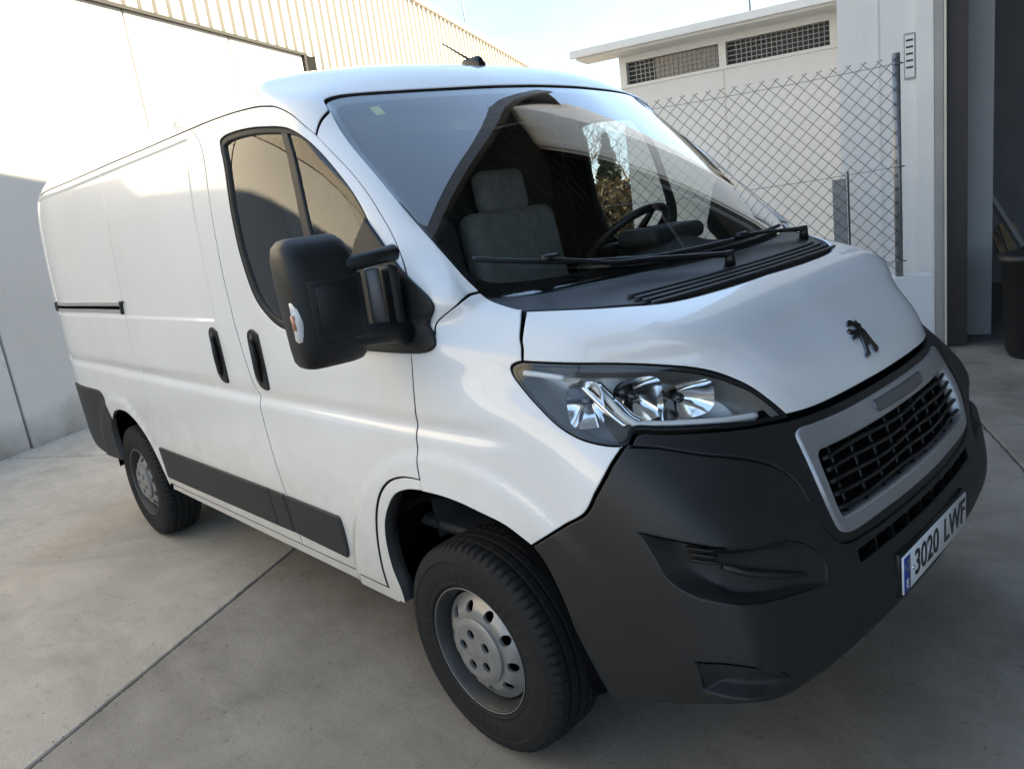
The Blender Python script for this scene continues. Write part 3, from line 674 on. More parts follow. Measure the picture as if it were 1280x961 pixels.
    mbox('cover_panel',(1.009,1.205,1.425),(.010,.118,.132),M['black'],.004)
    mbox('mirror_glass',(1.158,1.205,1.44),(.02,.120,.24),M['chrome'],.003)
    def arm(z0,z1,th,yo=1.135):
        P=[mv((1.085,1.225,z0)),mv((1.035,1.155,z0+.002)),mv((1.005,1.085,(z0+z1)/2+.003)),mv((1.015,1.01,z1))]
        V,Fc=tube_data(P,[th,th,th*.95,th*1.1],12,False,1.0);mk('arm',V,Fc,M['mirror'],mb,True)
    arm(1.525,1.540,.021);arm(1.338,1.322,.030)
    mbox('bracket',(1.045,1.072,1.425),(.045,.040,.17),M['satin'],.008,Matrix.Rotation(-sg*.5,3,'Z'))
    mbox('bracket_root',(1.055,1.022,1.40),(.12,.035,.22),M['mirror'],.014)
    iv=[];
    for t in np.linspace(0,1,9): iv.append(mv((1.070-.012*math.sin(math.pi*t),1.300-.008*abs(t-.5),1.345+.125*t)))
    V,Fc=tube_data(iv,[.008]+[.019]*7+[.008],12,False,1.0);mk('turn_indicator',V,Fc,M['clear'],mb,True)
    V,Fc=tube_data([mv((1.0575,1.3135,1.388)),mv((1.057,1.3145,1.425))],[.0085,.0085],10);mk('indicator_bulb',V,Fc,M['orange'],mb,True)
# ------------------------------------------------------------ full-width panels
VMAX=float(V_KN[-1])
panel('roof',path([(0,2.045),(.25,2.043),(.42,2.041),(.61,2.041),(.847,2.041),(.94,2.038),(1.04,2.029),(1.095,2.014),(1.116,1.985)],[(1.116,1.985),(1.25,1.957),(1.394,1.913)],DFR_UP[12:],ROOFR,[(5.70,2.062),(5.72,2.10),(5.74,VMAX)],[(5.74,VMAX),(0,VMAX)]),M['paint'],van,0,ga=.05,gv=.03,fa=((.9,1.4,.02),),depth=.02)
panel('headliner',[(0,2.02),(.9,2.02),(1.1,1.96),(1.7,1.985),(2.95,2.0),(2.95,VMAX),(0,VMAX)],M['liner'],van,0,off=-.035,shrink=0,depth=0,ga=.06,gv=.06)
ws=panel('windscreen',path(HDR,WSS,GLB),M['wsglass'],van,0,off=-.002,shrink=.002,depth=0,ga=.035,gv=.035)
WP=[np.array(p) for p in path(HDR,WSS,GLB)];WPF=closed(WP+[np.array((-p[0],p[1])) for p in reversed(WP) if p[0]>1e-6]);WPF=WPF if area(WPF)>0 else WPF[::-1]
inn=path([(0,2.018),(.6,2.014),(.87,2.012),(.98,2.004),(1.04,1.985),(1.062,1.955)],[(1.062,1.955),(1.092,1.83),(1.066,1.668),(1.002,1.502),(.962,1.452)],[(.962,1.452),(.87,1.428),(.6,1.412),(0,1.405)])
panel('windscreen_border',WP,M['frit'],ws,0,holes=[[tuple(p) for p in inn]+[(-p[0],p[1]) for p in reversed(inn) if p[0]>1e-6]],off=-.007,shrink=.001,depth=0,ga=.05,gv=.05)
panel('inspection_sticker',[(.80,1.996),(.752,1.998),(.750,1.968),(.798,1.966)],M['yellow'],ws,1,off=-.010,shrink=0,depth=0,rnd=.001,ga=.05,gv=.05)
cw=panel('cowl',path(CWF,CWS,[(.994,1.404),(.95,1.394),(.85,1.384),(.6,1.378),(.25,1.375),(0,1.374)]),M['black'],van,0,off=-.006,shrink=.001,ga=.03,gv=.02,depth=.03)
for k in range(4):
    vc=1.3165+.0068*k;e0=.40+.010*k;up=[(a,vc+.0017) for a in np.linspace(e0,-e0-.06,9)];lo=[(a,vc-.0017) for a in np.linspace(-e0-.06,e0,9)]
    panel('cowl_rib',up+lo,M['trim'],cw,1,off=.003,shrink=0,depth=.012,rnd=.0008,ga=.06,gv=.02,h=.02)
panel('nose_gap_shade_sheet',[(-.56,.99),(.56,.99),(.56,1.045),(-.56,1.045)],M['dark'],van,1,off=-.035,shrink=0,depth=0,ga=.1,gv=.05,h=.03)  # dark sheet added behind the hood lip so the gap stays dark
hood=panel('hood',path(CWF,HGAP,LTOP,LIP),M['paint'],van,0,ga=.02,gv=.014,depth=.02)
lion=[(-0.0112,1.1496),(-0.0299,1.1533),(-0.0467,1.1498),(-0.0524,1.143),(-0.0735,1.1472),(-0.068,1.1398),(-0.0745,1.1314),(-0.061,1.1292),(-0.0608,1.1174),(-0.0515,1.1016),(-0.0443,1.0856),(-0.0431,1.0722),(-0.0291,1.0658),(-0.011,1.0651),(-0.0129,1.0733),(-0.0187,1.0807),(-0.0101,1.0913),(0.0017,1.0892),(0.0165,1.0782),(0.0276,1.0674),(0.0579,1.0641),(0.0541,1.0726),(0.0376,1.0755),(0.0247,1.0858),(0.005,1.1024),(-0.0072,1.1094),(0.0178,1.112),(0.0439,1.1101),(0.0414,1.1181),(0.0097,1.1208),(0.028,1.1276),(0.0316,1.1341),(0.0181,1.1361),(0.0011,1.1296),(-0.0214,1.1277),(-0.0253,1.1328),(-0.0199,1.1379),(-0.0178,1.1433),(-0.0021,1.1406),(0.0003,1.145)]
panel('lion_emblem',lion,M['chromedark'],hood,1,off=.009,shrink=0,depth=.012,rnd=.0015,ga=.03,gv=.03,h=.006)
# bumper trim with grille
FRO=loopc([(.30,.984),(.43,.984),(.488,.982),(.508,.970),(.512,.945),(.507,.864),(.492,.765),(.478,.727),(.448,.712),(.25,.708),(0,.707),(-.25,.708),(-.448,.712),(-.478,.727),(-.492,.765),(-.507,.864),(-.512,.945),(-.508,.970),(-.488,.982),(-.43,.984),(-.30,.984),(0,.986)])
FRI=loopc([(.30,.922),(.42,.921),(.462,.919),(.472,.908),(.470,.843),(.462,.775),(.452,.757),(.40,.752),(.25,.752),(0,.753),(-.25,.752),(-.40,.752),(-.452,.757),(-.462,.775),(-.470,.843),(-.472,.908),(-.462,.919),(-.42,.921),(-.30,.922),(0,.924)])
bt=panel('bumper_trim',path([(0,1.008),(.25,1.007),(.40,1.007),(.498,1.007)],[(.498,1.007),(.606,1.016),(.689,1.026),(.802,1.039),(.85,1.045),(.90,1.052),(.925,1.048),(.955,1.032),(.980,1.027)],CAPL),M['trim'],van,0,holes=[[tuple(p) for p in inset(closed(FRO) if area(closed(FRO))>0 else closed(FRO)[::-1],.014)]],off=-.004,ga=.03,gv=.03)
gr=panel('grille_frame',FRO,M['silver'],van,1,holes=[FRI],off=.008,shrink=.001,depth=.035,rnd=.006,ga=.021,gv=.017,h=.0093)
panel('grille_backing',FRI,M['dark'],gr,1,off=-.045,shrink=-.02,depth=0,ga=.06,gv=.06)
panel('grille_badge_bar',path([(-.17,.972),(.17,.972)],[(.17,.972),(.165,.945),(.12,.940)],[(.12,.940),(-.12,.940),(-.165,.945),(-.17,.972)]),M['satin'],gr,1,off=.016,shrink=0,depth=.014,rnd=.006,ga=.04,gv=.03)
for k in range(5):
    v=.775+.0315*k
    P=[spt(a,v+.004*math.sin(a*14+k),-.006) for a in np.linspace(-.452,.452,25)]
    V,Fc=tube_data(P,.0065,8,False,.9);mk('grille_slat',V,Fc,M['black'],gr,True)
for a in np.linspace(-.40,.40,9):
    P=[spt(a,v,-.018) for v in np.linspace(.745,.93,6)]
    V,Fc=tube_data(P,.005,6);mk('grille_rib',V,Fc,M['black'],gr,True)
# bumper
SCOOP=path([(1.105,.838),(.95,.815),(.80,.792),(.66,.770)],[(.66,.770),(.60,.735),(.565,.68),(.575,.632)],[(.575,.632),(.68,.648),(.79,.664),(.90,.680),(.982,.690),(1.045,.703),(1.082,.735),(1.095,.79),(1.105,.838)])
FOG=path([(1.07,.525),(1.0,.532),(.88,.515),(.78,.478),(.74,.445)],[(.74,.445),(.85,.440),(1.0,.445),(1.06,.452)],[(1.06,.452),(1.07,.525)])
SLOTS=[]
for k in range(-4,5):
    a=k*.095;SLOTS.append([(a-.042,.652),(a+.042,.652),(a+.042,.624),(a-.042,.624)])
hol=[]
for s in (1,-1):
    hol+= [[(s*a,v) for a,v in SCOOP],[(s*a,v) for a,v in FOG]]
bp_=panel('front_bumper',path([(0,.31),(.35,.32),(.5,.345),(.65,.372),(.8,.402),(.94,.422),(1.02,.411),(1.08,.390),(1.17,.357),(1.236,.343)],list(reversed(ARCHB[:-1]))+[],list(reversed(FBMP)),CAPL),M['bumper'],van,0,holes=hol+SLOTS,ga=.025,gv=.025,depth=.03,rnd=.005)
for s in (1,-1):
    sc=pocket('bumper_intake',SCOOP,M['bumper'],bp_,s,depth=.060,scale=.76,off=-.003,shift=(.03,.01),df=lambda Q:.25+.75*sstep((np.abs(Q[:,0])-.58)/.34))
    pocket('fog_recess',FOG,M['bumper'],bp_,s,depth=.036,scale=.7,off=-.003,shift=(.03,.005),df=lambda Q:.3+.7*sstep((np.abs(Q[:,0])-.74)/.2))
    for k in range(3):
        P=[spt(s*a,.800-.016*k-.012*(1.03-a),-.045) for a in np.linspace(1.035,.92,6)]
        V,Fc=tube_data(P,.0055,6,False,.8);mk('intake_louvre',V,Fc,M['mirror'],sc,True)
    P=[spt(s*a,v,o) for a,v,o in ((.90,.757,-.045),(.80,.728,-.030),(.70,.697,-.016),(.62,.672,-.010))]
    V,Fc=tube_data(P,[.008,.009,.008,.004],8);mk('intake_blade',V,Fc,M['bumper'],sc,True)
for q in SLOTS: pocket('bumper_slot',q,M['dark'],bp_,1,depth=.04,scale=.9)
# number plate
def flat(nm,y0,y1,z0,z1,x,th,m,par,bev=.002):
    return rbox(nm,(x,(y0+y1)/2,(z0+z1)/2),(th,abs(y1-y0),z1-z0),m,par,bev,1)
pl=flat('number_plate',-.26,.26,.462,.572,-.006,.006,M['plate'],van)
flat('euro_band',.213,.256,.466,.568,-.0093,.002,M['plateblue'],pl,.0005)
flat('plate_holder',-.265,.265,.452,.580,.006,.014,M['black'],bp_)
def text(s,y,z,size,m,par,x,sx=1.0,nm='plate_characters'):
    c=bpy.data.curves.new('t','FONT');c.body=s;c.size=size;c.extrude=.0008;c.align_x='CENTER';c.align_y='CENTER';c.offset=.0012
    o=bpy.data.objects.new('t',c);COL.objects.link(o)
    bpy.context.view_layer.update()
    dg=bpy.context.evaluated_depsgraph_get();me=bpy.data.meshes.new_from_object(o.evaluated_get(dg));bpy.data.objects.remove(o)
    me.transform(Matrix.Scale(sx,4,(1,0,0)))
    # local x -> -y (reads left to right seen from the front), local y -> z
    me.transform(Matrix(((0,0,-1,x),(-1,0,0,y),(0,1,0,z),(0,0,0,1))))
    me.materials.clear();me.materials.append(m)
    q=bpy.data.objects.new(nm,me);COL.objects.link(q);q.parent=par;return q
text('3020',.085,.517,.105,M['ink'],pl,-.0098,.92)
text('LWF',-.150,.517,.105,M['ink'],pl,-.0098,.92)
text('E',.235,.487,.034,M['plate'],pl,-.0108,1,'country_letter')
for i in range(12):
    an=2*math.pi*i/12;y_,z_=.235+.013*math.cos(an),.542+.013*math.sin(an)
    V,Fc=tube_data([(-.0095,y_,z_),(-.0108,y_,z_)],.0022,6);mk('plate_star',V,Fc,M['yellow'],pl)
for y in (-.235,.19):
    V,Fc=tube_data([(-.004,y,.517),(-.0125,y,.517)],[.006,.005],12);mk('plate_screw',V,Fc,M['chrome'],pl,True)
# wipers
def wiper(blade,armp):
    P=[spt(float(p[0]),float(p[1]),.014) for p in crv(blade,6)]
    V,Fc=tube_data(P,.0055,8,False,1.3);b=mk('wiper',V,Fc,M['black'],van,True)
    P=[spt(float(p[0]),float(p[1]),.030-.0*i) for i,p in enumerate(crv(armp,6))]
    n=len(P);V,Fc=tube_data(P,[.005+.005*i/(n-1) for i in range(n)],8);mk('wiper_arm',V,Fc,M['black'],b,True)
    c=spt(*armp[-1],.02);V,Fc=tube_data([c-Vector((0,0,.03)),c+Vector((0,0,.022))],[.018,.015],14);mk('wiper_pivot',V,Fc,M['black'],b,True)
    V,Fc=tube_data([P[0]+Vector((0,.03,0)),P[0]-Vector((0,.03,0))],.011,8);mk('wiper_clip',V,Fc,M['black'],b,True)
wiper([(.912,1.482),(.76,1.462),(.60,1.441),(.40,1.412),(.20,1.395)],[(.60,1.441),(.45,1.405),(.25,1.375),(.02,1.348)])
wiper([(.30,1.402),(.10,1.398),(-.15,1.396),(-.45,1.393),(-.69,1.392)],[(-.20,1.396),(-.36,1.378),(-.50,1.362),(-.62,1.352)])
# antenna
c=Vector((1.80,0,2.198))
rbox('antenna',(1.69,0,2.192),(.11,.05,.045),M['black'],van,.014,2,None,lambda v:(v.x+(.02 if v.z>0 else 0),v.y*(.5 if v.z>0 else 1),v.z))
tube('antenna_rod',[(1.71,0,2.205),(1.87,0,2.305)],[.005,.003],M['black'],van,8)
# floor pan, rear doors
mk('underbody',*box_data((2.75,0,.36),(4.1,1.5,.10)),M['dark'],van)
for s in (1,-1):
    vsr=np.linspace(.45,2.35,26);E_,_=SN(np.full(26,5.73),vsr);V=[];Fc=[]
    for p in E_: V+=[(p[0],s*p[1],p[2]),(p[0]+.02,s*(p[1]-.04 if p[1]>.06 else p[1]*.4),p[2]),(4.965,s*.004,p[2])]
    for i in range(25):
        for j in (0,1):
            f=(i*3+j,i*3+j+1,(i+1)*3+j+1,(i+1)*3+j);Fc.append(f if s<0 else f[::-1])
    mk('rear_door',V,Fc,M['paint'],van,True)
# ------------------------------------------------------------ wheels
def make_tyre():
    Rt=.338;prof=[(.196,.092),(.203,.098),(.212,.1030),(.2135,.1052),(.218,.1055),(.2195,.1048),(.230,.1068),(.232,.1074),(.256,.1088),(.258,.1086),(.275,.1085),(.285,.1072),(.2875,.1068),(.2905,.1062),(.2935,.1056),(.302,.1032),(.316,.0985),(.325,.093),(.3315,.085)]
    tread=[(.3335,.080),(.335,.070),(.3355,.058),(.3235,.0565),(.3235,.0465),(.3365,.045),(.3375,.024),(.3255,.0225),(.3255,.0125),(.338,.011),(.338,0)]
    half=prof+tread;full=[(r,y) for r,y in half]+[(r,-y) for r,y in reversed(half[:-1])]
    n=288;V=[];Fc=[];k=len(full)
    for i in range(n):
        a=2*math.pi*i/n;ph=i%4
        for q,(r,y) in enumerate(full):
            ay=abs(y);rr=r
            if .225<r<.262 and ay>.104 and ((i//3)%2==0) and ((i//36)%3!=1): y=y+math.copysign(.0016,y)
            if abs(r-.2905)<.004 : y=y+math.copysign(.0022,y)
            if .0785<ay<.096 and ph in(0,): rr-=.0085
            elif .0785<ay<.096 and ph in (1,): rr-=.001
            elif ay>.056 and ay<.0785 and ph==0: rr-=.006
            elif .022<ay<.046 and (i%6)==3: rr-=.003
            V.append((rr*math.cos(a),y,rr*math.sin(a)))
    for i in range(n):
        j=(i+1)%n
        for q in range(k-1):Fc.append((i*k+q,i*k+q+1,j*k+q+1,j*k+q))
    me=bpy.data.meshes.new('tyre');me.from_pydata(V,[],Fc);me.materials.append(M['tyre']);me.polygons.foreach_set('use_smooth',[True]*len(Fc));me.update()
    bm=bmesh.new();bm.from_mesh(me);bm.normal_update()
    for e in bm.edges:
        if len(e.link_faces)==2 and e.calc_face_angle(0)>R(38): e.smooth=False
    bm.to_mesh(me);bm.free();return me
def disc_mesh(loops_outer,holes,zf,m,name,step=.012):
    """planar cdt of ring with round holes, mapped r->(r, zf(r))"""
    vs=[];ed=[];H=[]
    def add(l):
        o=len(vs);n=len(l);vs.extend(Vector(p) for p in l);ed.extend((o+i,o+(i+1)%n) for i in range(n))
    circ=lambda c,r,n:[(c[0]+r*math.cos(2*math.pi*i/n),c[1]+r*math.sin(2*math.pi*i/n)) for i in range(n)]
    ro,ri=loops_outer;add(circ((0,0),ro,96))
    if ri>0:add(circ((0,0),ri,64))
    for c,r in holes:add(circ(c,r,22))
    rr=(ri or 0)+step
    while rr<ro-step*.5:
        n=max(12,int(2*math.pi*rr/step))
        for i in range(n):
            p=(rr*math.cos(2*math.pi*i/n),rr*math.sin(2*math.pi*i/n))
            if all(math.hypot(p[0]-c[0],p[1]-c[1])>r+step*.35 for c,r in holes):vs.append(Vector(p))
        rr+=step
    co,_,ff,_,_,_=delaunay_2d_cdt(vs,ed,[],0,1e-7)
    T=[]
    for f in ff:
        c=sum((Vector(co[i]) for i in f),Vector((0,0)))/len(f);d=c.length
        if d>ro or (ri and d<ri) or any((c-Vector(h)).length<r*.98 for h,r in holes):continue
        T.append(f)
    V=[(c[0],zf(math.hypot(c[0],c[1])),c[1]) for c in co]
    T=[f[::-1] for f in T]
    # hole walls
    cnt={}
    for f in T:
        for i in range(len(f)):cnt[(f[i],f[(i+1)%len(f)])]=1
    bd=[e for e in cnt if (e[1],e[0]) not in cnt]
    idx={}
    for a,b in bd:
        for q in(a,b):
            if q not in idx: idx[q]=len(V);V.append((V[q][0]*.995,V[q][1]-.010,V[q][2]*.995))
        T.append((b,a,idx[a],idx[b]))
    me=bpy.data.meshes.new(name);me.from_pydata(V,[],[tuple(t) for t in T]);me.materials.append(m);me.polygons.foreach_set('use_smooth',[True]*len(me.polygons));me.update()
    bm=bmesh.new();bm.from_mesh(me);bm.normal_update()
    for e in bm.edges:
        if len(e.link_faces)==2 and e.calc_face_angle(0)>R(40): e.smooth=False
    bm.to_mesh(me);bm.free();return me
ME={}
ME['tyre']=make_tyre()
_o=lathe('rim',[(.199,.090),(.2015,.097),(.199,.101),(.195,.0985),(.190,.090),(.186,.080),(.181,.066),(.178,.04),(.174,.02),(.172,-.09),(.199,-.10)],M['rimdark'],None,72);ME['rim']=_o.data;bpy.data.objects.remove(_o)
hs=[((.134*math.cos(2*math.pi*(i+.5)/10),.134*math.sin(2*math.pi*(i+.5)/10)),.0165) for i in range(10)]
def zdisc(r): return .058+.032*sstep(np.array((.172-r)/.05)).item()-.0*r
ME['disc']=disc_mesh((.172,.085),hs,zdisc,M['rim'],'wheel_disc')
_o=lathe('rim_edge',[(.2005,.0985),(.2022,.1005),(.2005,.1022),(.1985,.1005),(.2005,.0985)],M['rim'],None,72);ME['edge']=_o.data;bpy.data.objects.remove(_o)
lug=[((.056*math.cos(2*math.pi*i/5+.3),.056*math.sin(2*math.pi*i/5+.3)),.0165) for i in range(5)]
def zcap(r): return .100+.008*sstep(np.array((.104-r)/.012)).item()+.004*sstep(np.array((.03-r)/.02)).item()
ME['cap']=disc_mesh((.104,0),lug,zcap,M['rim'],'hub_cap',.010)
_o=lathe('brake',[(0,.03),(.15,.03),(.165,.02),(.165,-.05)],M['dark'],None,40);ME['back']=_o.data;bpy.data.objects.remove(_o)
_o=lathe('cap_back',[(0,.088),(.075,.088),(.095,.085)],M['rimdark'],None,40);ME['capback']=_o.data;bpy.data.objects.remove(_o)
def wheel(x,sg,rotv,steer=0,yc=.893):
    w_=empty('wheel',(x,sg*yc,.337),van);w_.rotation_euler=(0,rotv,steer if sg>0 else math.pi+steer)
    for k,nm in (('tyre','tyre'),('rim','rim'),('disc','wheel_disc'),('edge','rim_edge'),('cap','hub_cap'),('back','brake_drum'),('capback','cap_recess')):
        o=bpy.data.objects.new(nm,ME[k]);COL.objects.link(o);o.parent=w_
wheel(.948,1,.2);wheel(.948,-1,.9);wheel(3.948,1,.5,0,.885);wheel(3.948,-1,1.3,0,.885)
# ------------------------------------------------------------ cab interior
prof=[(.70,1.24),(.80,1.335),(.95,1.365),(1.10,1.355),(1.20,1.325),(1.26,1.27),(1.27,1.18),(1.22,1.05),(1.18,.85),(1.15,.60)]
prof=[tuple(p) for p in crv(prof,4)]
ys=np.linspace(-.86,.86,25);V=[];Fc=[];k=len(prof)
for y in ys:
    hump=.075*math.exp(-((y+.42)/.17)**2)
    for (x,z) in prof:
        V.append((x+.10*abs(y)**2.5+(.02 if z<1.2 else 0),y,z+(hump*sstep(np.array((x-.95)/.15)).item() if z>1.2 else 0)-.03*abs(y)**4))
for i in range(len(ys)-1):
    for j in range(k-1):Fc.append((i*k+j,i*k+j+1,(i+1)*k+j+1,(i+1)*k+j))
db=mk('dashboard',V,Fc,M['dash'],van,True)
rbox('instrument_binnacle',(1.16,-.42,1.425),(.20,.36,.07),M['dash'],db,.03,3)
rbox('dash_tray',(1.03,.05,1.372),(.16,.26,.02),M['black'],db,.008,2)
# steering wheel
sc_=Vector((1.335,-.42,1.415));ax=Vector((-.62,0,-.78)).normalized();e1=Vector((0,1,0));e2=ax.cross(e1)
ring=[sc_+e1*.195*math.cos(t)+e2*.195*math.sin(t) for t in np.linspace(0,2*math.pi,49)[:-1]]
V,Fc=tube_data(ring,.017,10,True);stw=mk('steering_wheel',V,Fc,M['black'],van,True)
for an in (.1,math.pi-.1,-math.pi/2):
    V,Fc=tube_data([sc_+ax*.03,sc_+e1*.19*math.cos(an)+e2*.19*math.sin(an)],[.03,.014],8,False,.6);mk('spoke',V,Fc,M['black'],stw,True)
V,Fc=tube_data([sc_-ax*.005,sc_+ax*.05],[.06,.065],20);mk('horn_pad',V,Fc,M['dash'],stw,True)
V,Fc=tube_data([sc_+ax*.04,sc_+ax*.25],[.035,.05],14);mk('steering_column',V,Fc,M['dash'],stw,True)
def seat(y,wd,mt):
    s=rbox('seat',(1.72,y,.86),(.52,wd,.18),mt,van,.05,3)
    rbox('backrest',(1.965,y,1.24),(.15,wd,.74),mt,s,.065,4,Matrix.Rotation(.18,3,'Y'))
    for yy in ((y,) if wd<.6 else (y-wd*.25,y+wd*.25)):
        rbox('headrest',(2.045,yy,1.69),(.11,.30,.21),mt,s,.05,4,Matrix.Rotation(.15,3,'Y'))
seat(-.38,.58,M['cloth2']);seat(.40,.84,M['cloth'])
rbox('bulkhead',(2.19,0,1.25),(.03,1.80,1.50),M['dash'],van,.01,1)
rbox('cab_floor',(1.6,0,.62),(1.3,1.7,.04),M['dash'],van,.01,1)
for s in (1,-1):
    rbox('sun_visor',(1.52,s*.42,1.965),(.17,.50,.022),M['visor'],van,.01,2,Matrix.Rotation(-.25,3,'Y'))
rbox('rear_view_console',(1.50,0,1.985),(.20,.30,.06),M['visor'],van,.02,2)
# ================================================================ SITE
S_={}
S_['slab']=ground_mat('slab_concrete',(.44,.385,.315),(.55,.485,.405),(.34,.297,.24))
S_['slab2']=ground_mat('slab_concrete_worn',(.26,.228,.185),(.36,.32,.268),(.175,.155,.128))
S_['grit']=mat('grit_stone',(.10,.088,.07),.95,var=.5,vscale=60)
S_['joint']=mat('joint_dirt',(.09,.085,.075),.95,var=.4,vscale=20)
S_['wallpanel']=concrete('precast_panel',(.68,.66,.62),(.73,.71,.67),(.63,.61,.565),.7,.12,.85,True)
S_['clad']=mat('cream_cladding',(.54,.50,.43),.5,var=.06,vscale=2)
S_['cladtrim']=mat('cladding_trim',(.60,.57,.50),.5)
S_['seam']=mat('seam_dark',(.045,.045,.042),.9)
S_['white']=concrete('white_render',(.82,.82,.80),(.86,.86,.845),(.74,.73,.69),.9,.10,.85)
S_['white2']=mat('white_painted_steel',(.70,.70,.68),.5,var=.05)
S_['cream']=mat('cream_paint',(.62,.58,.48),.6,var=.1)
S_['galv']=mat('galvanised_steel',(.30,.31,.31),.45,metal=.6,var=.25,vscale=40)
S_['wire']=mat('fence_wire',(.10,.10,.097),.5,metal=.5)
S_['brown']=mat('brown_steel',(.026,.016,.015),.5,var=.4,vscale=9)
S_['greydoor']=mat('grey_door',(.30,.30,.295),.55,var=.12)
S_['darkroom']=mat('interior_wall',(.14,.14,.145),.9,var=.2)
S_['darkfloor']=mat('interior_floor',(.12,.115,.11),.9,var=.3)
S_['meshdark']=mat('vent_dark',(.09,.088,.082),.8,var=.3)
S_['pane']=mat('frosted_pane',(.30,.26,.22),.2,var=.25,vscale=3)
S_['roofdark']=mat('canopy_sheet',(.055,.055,.052),.6,var=.2)
S_['steel']=mat('canopy_steel',(.10,.10,.10),.5)
S_['wood']=mat('board_wood',(.32,.24,.14),.8,var=.4,vscale=12)
S_['bin']=mat('bin_plastic',(.010,.010,.011),.5)
S_['paper']=mat('notice_white',(.66,.66,.64),.5)
S_['bark']=mat('bark',(.10,.075,.055),.95,var=.3,vscale=20)
S_['twig']=mat('twigs',(.085,.065,.055),.95)
S_['conifer']=mat('conifer_leaf',(.035,.055,.022),.9,var=.4,vscale=5)
S_['dry']=mat('dry_hedge_leaf',(.12,.085,.045),.9,var=.4,vscale=5)
S_['earth']=mat('far_ground',(.20,.18,.13),.95,var=.3,vscale=.5)
E1=Vector((.4848,-.8746,0));E2=Vector((.8746,.4848,0));O0=Vector((2.51,1.41,0))
def st(p,q,z=0): return O0+E1*p+E2*q+Vector((0,0,z))
RZ1=math.atan2(E1.y,E1.x)
def sbox(p0,p1,q0,q1,z0,z1):
    V=[];
    for p in(p0,p1):
        for q in(q0,q1):
            for z in(z0,z1):V.append(st(p,q,z))
    return V,[(0,1,3,2),(4,6,7,5),(0,4,5,1),(2,3,7,6),(0,2,6,4),(1,5,7,3)]
# ground sheet + yard slabs
g=mk('ground',[(-400,-400,-.03),(400,-400,-.03),(400,400,-.03),(-400,400,-.03)],[(0,1,2,3)],S_['earth']);tag(g,kind='structure')
yd=mk('yard_base',[st(-16,-22,-.014),st(30,-22,-.014),st(30,4.13,-.014),st(-16,4.13,-.014)],[(0,1,2,3)],S_['joint']);tag(yd,kind='structure')
qs=[-21.9,-18.25,-14.6,-10.95,-7.3,-3.65,0,4.2];ps=[-16,-8.2,2.6,14,30]
for i in range(len(qs)-1):
    for j in range(len(ps)-1):
        gp=.004+.0015*((i+j)%2)
        q0,q1,p0,p1=qs[i]+gp,qs[i+1]-gp,ps[j]+gp,ps[j+1]-gp
        rj=random.Random(i*31+j)
        def edge(a0,a1,n):
            return [a0+(a1-a0)*k/n for k in range(n)]
        npp=max(4,int((p1-p0)/.05));nq=max(4,int((q1-q0)/.05));B=[]
        chip=lambda:abs(rj.gauss(0,.0022))+(rj.random()<.05)*rj.uniform(.004,.012)
        B+=[(p,q0+chip()) for p in edge(p0,p1,npp)]+[(p1-chip(),q) for q in edge(q0,q1,nq)]
        B+=[(p,q1-chip()) for p in edge(p1,p0,npp)]+[(p0+chip(),q) for q in edge(q1,q0,nq)]
        n=len(B);c0=((p0+p1)/2,(q0+q1)/2)
        ins=lambda p,q,d:(p+(d if p<p0+.03 else -d if p>p1-.03 else 0),q+(d if q<q0+.03 else -d if q>q1-.03 else 0))
        V=[st(*ins(p,q,.006),0) for p,q in B]+[st(p,q,-.006) for p,q in B]+[st(p,q,-.05) for p,q in B]
        Fc=[tuple(range(n))]+[(k,k+n,(k+1)%n+n,(k+1)%n) for k in range(n)]+[(k+n,k+2*n,(k+1)%n+2*n,(k+1)%n+n) for k in range(n)]
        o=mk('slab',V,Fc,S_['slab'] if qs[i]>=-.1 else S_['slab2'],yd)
        bm=bmesh.new();bm.from_mesh(o.data);bmesh.ops.recalc_face_normals(bm,faces=bm.faces);bm.to_mesh(o.data);bm.free()
# grit lying in the joints and along the wall foot
rg=random.Random(9);L_=[]
for k in range(2600):
    u=rg.random()
    if u<.35: p,q=rg.uniform(-6,9),4.12-abs(rg.gauss(0,.10))
    elif u<.55: p,q=rg.uniform(-5,6),rg.gauss(0,.02)
    else: p,q=rg.uniform(-6,7),rg.uniform(-6.5,4.0)
    c=st(p,q,.001);r=rg.uniform(.0012,.0045)*(1.5 if u<.35 else 1)
    V=[c+Vector((rg.uniform(-r,r),rg.uniform(-r,r),0)) for _ in range(3)]+[c+Vector((0,0,r*.8))]
    V=[c+Vector((r,0,0)),c+Vector((-r*.6,r*.9,0)),c+Vector((-r*.5,-r*.8,0)),c+Vector((r*.1,0,r*.8))]
    L_.append((V,[(0,1,3),(1,2,3),(2,0,3)]))
V,Fc=join(L_);gr_=mk('grit',V,Fc,S_['grit']);tag(gr_,'fine dark grit and dirt scattered over the concrete','grit',kind='stuff')
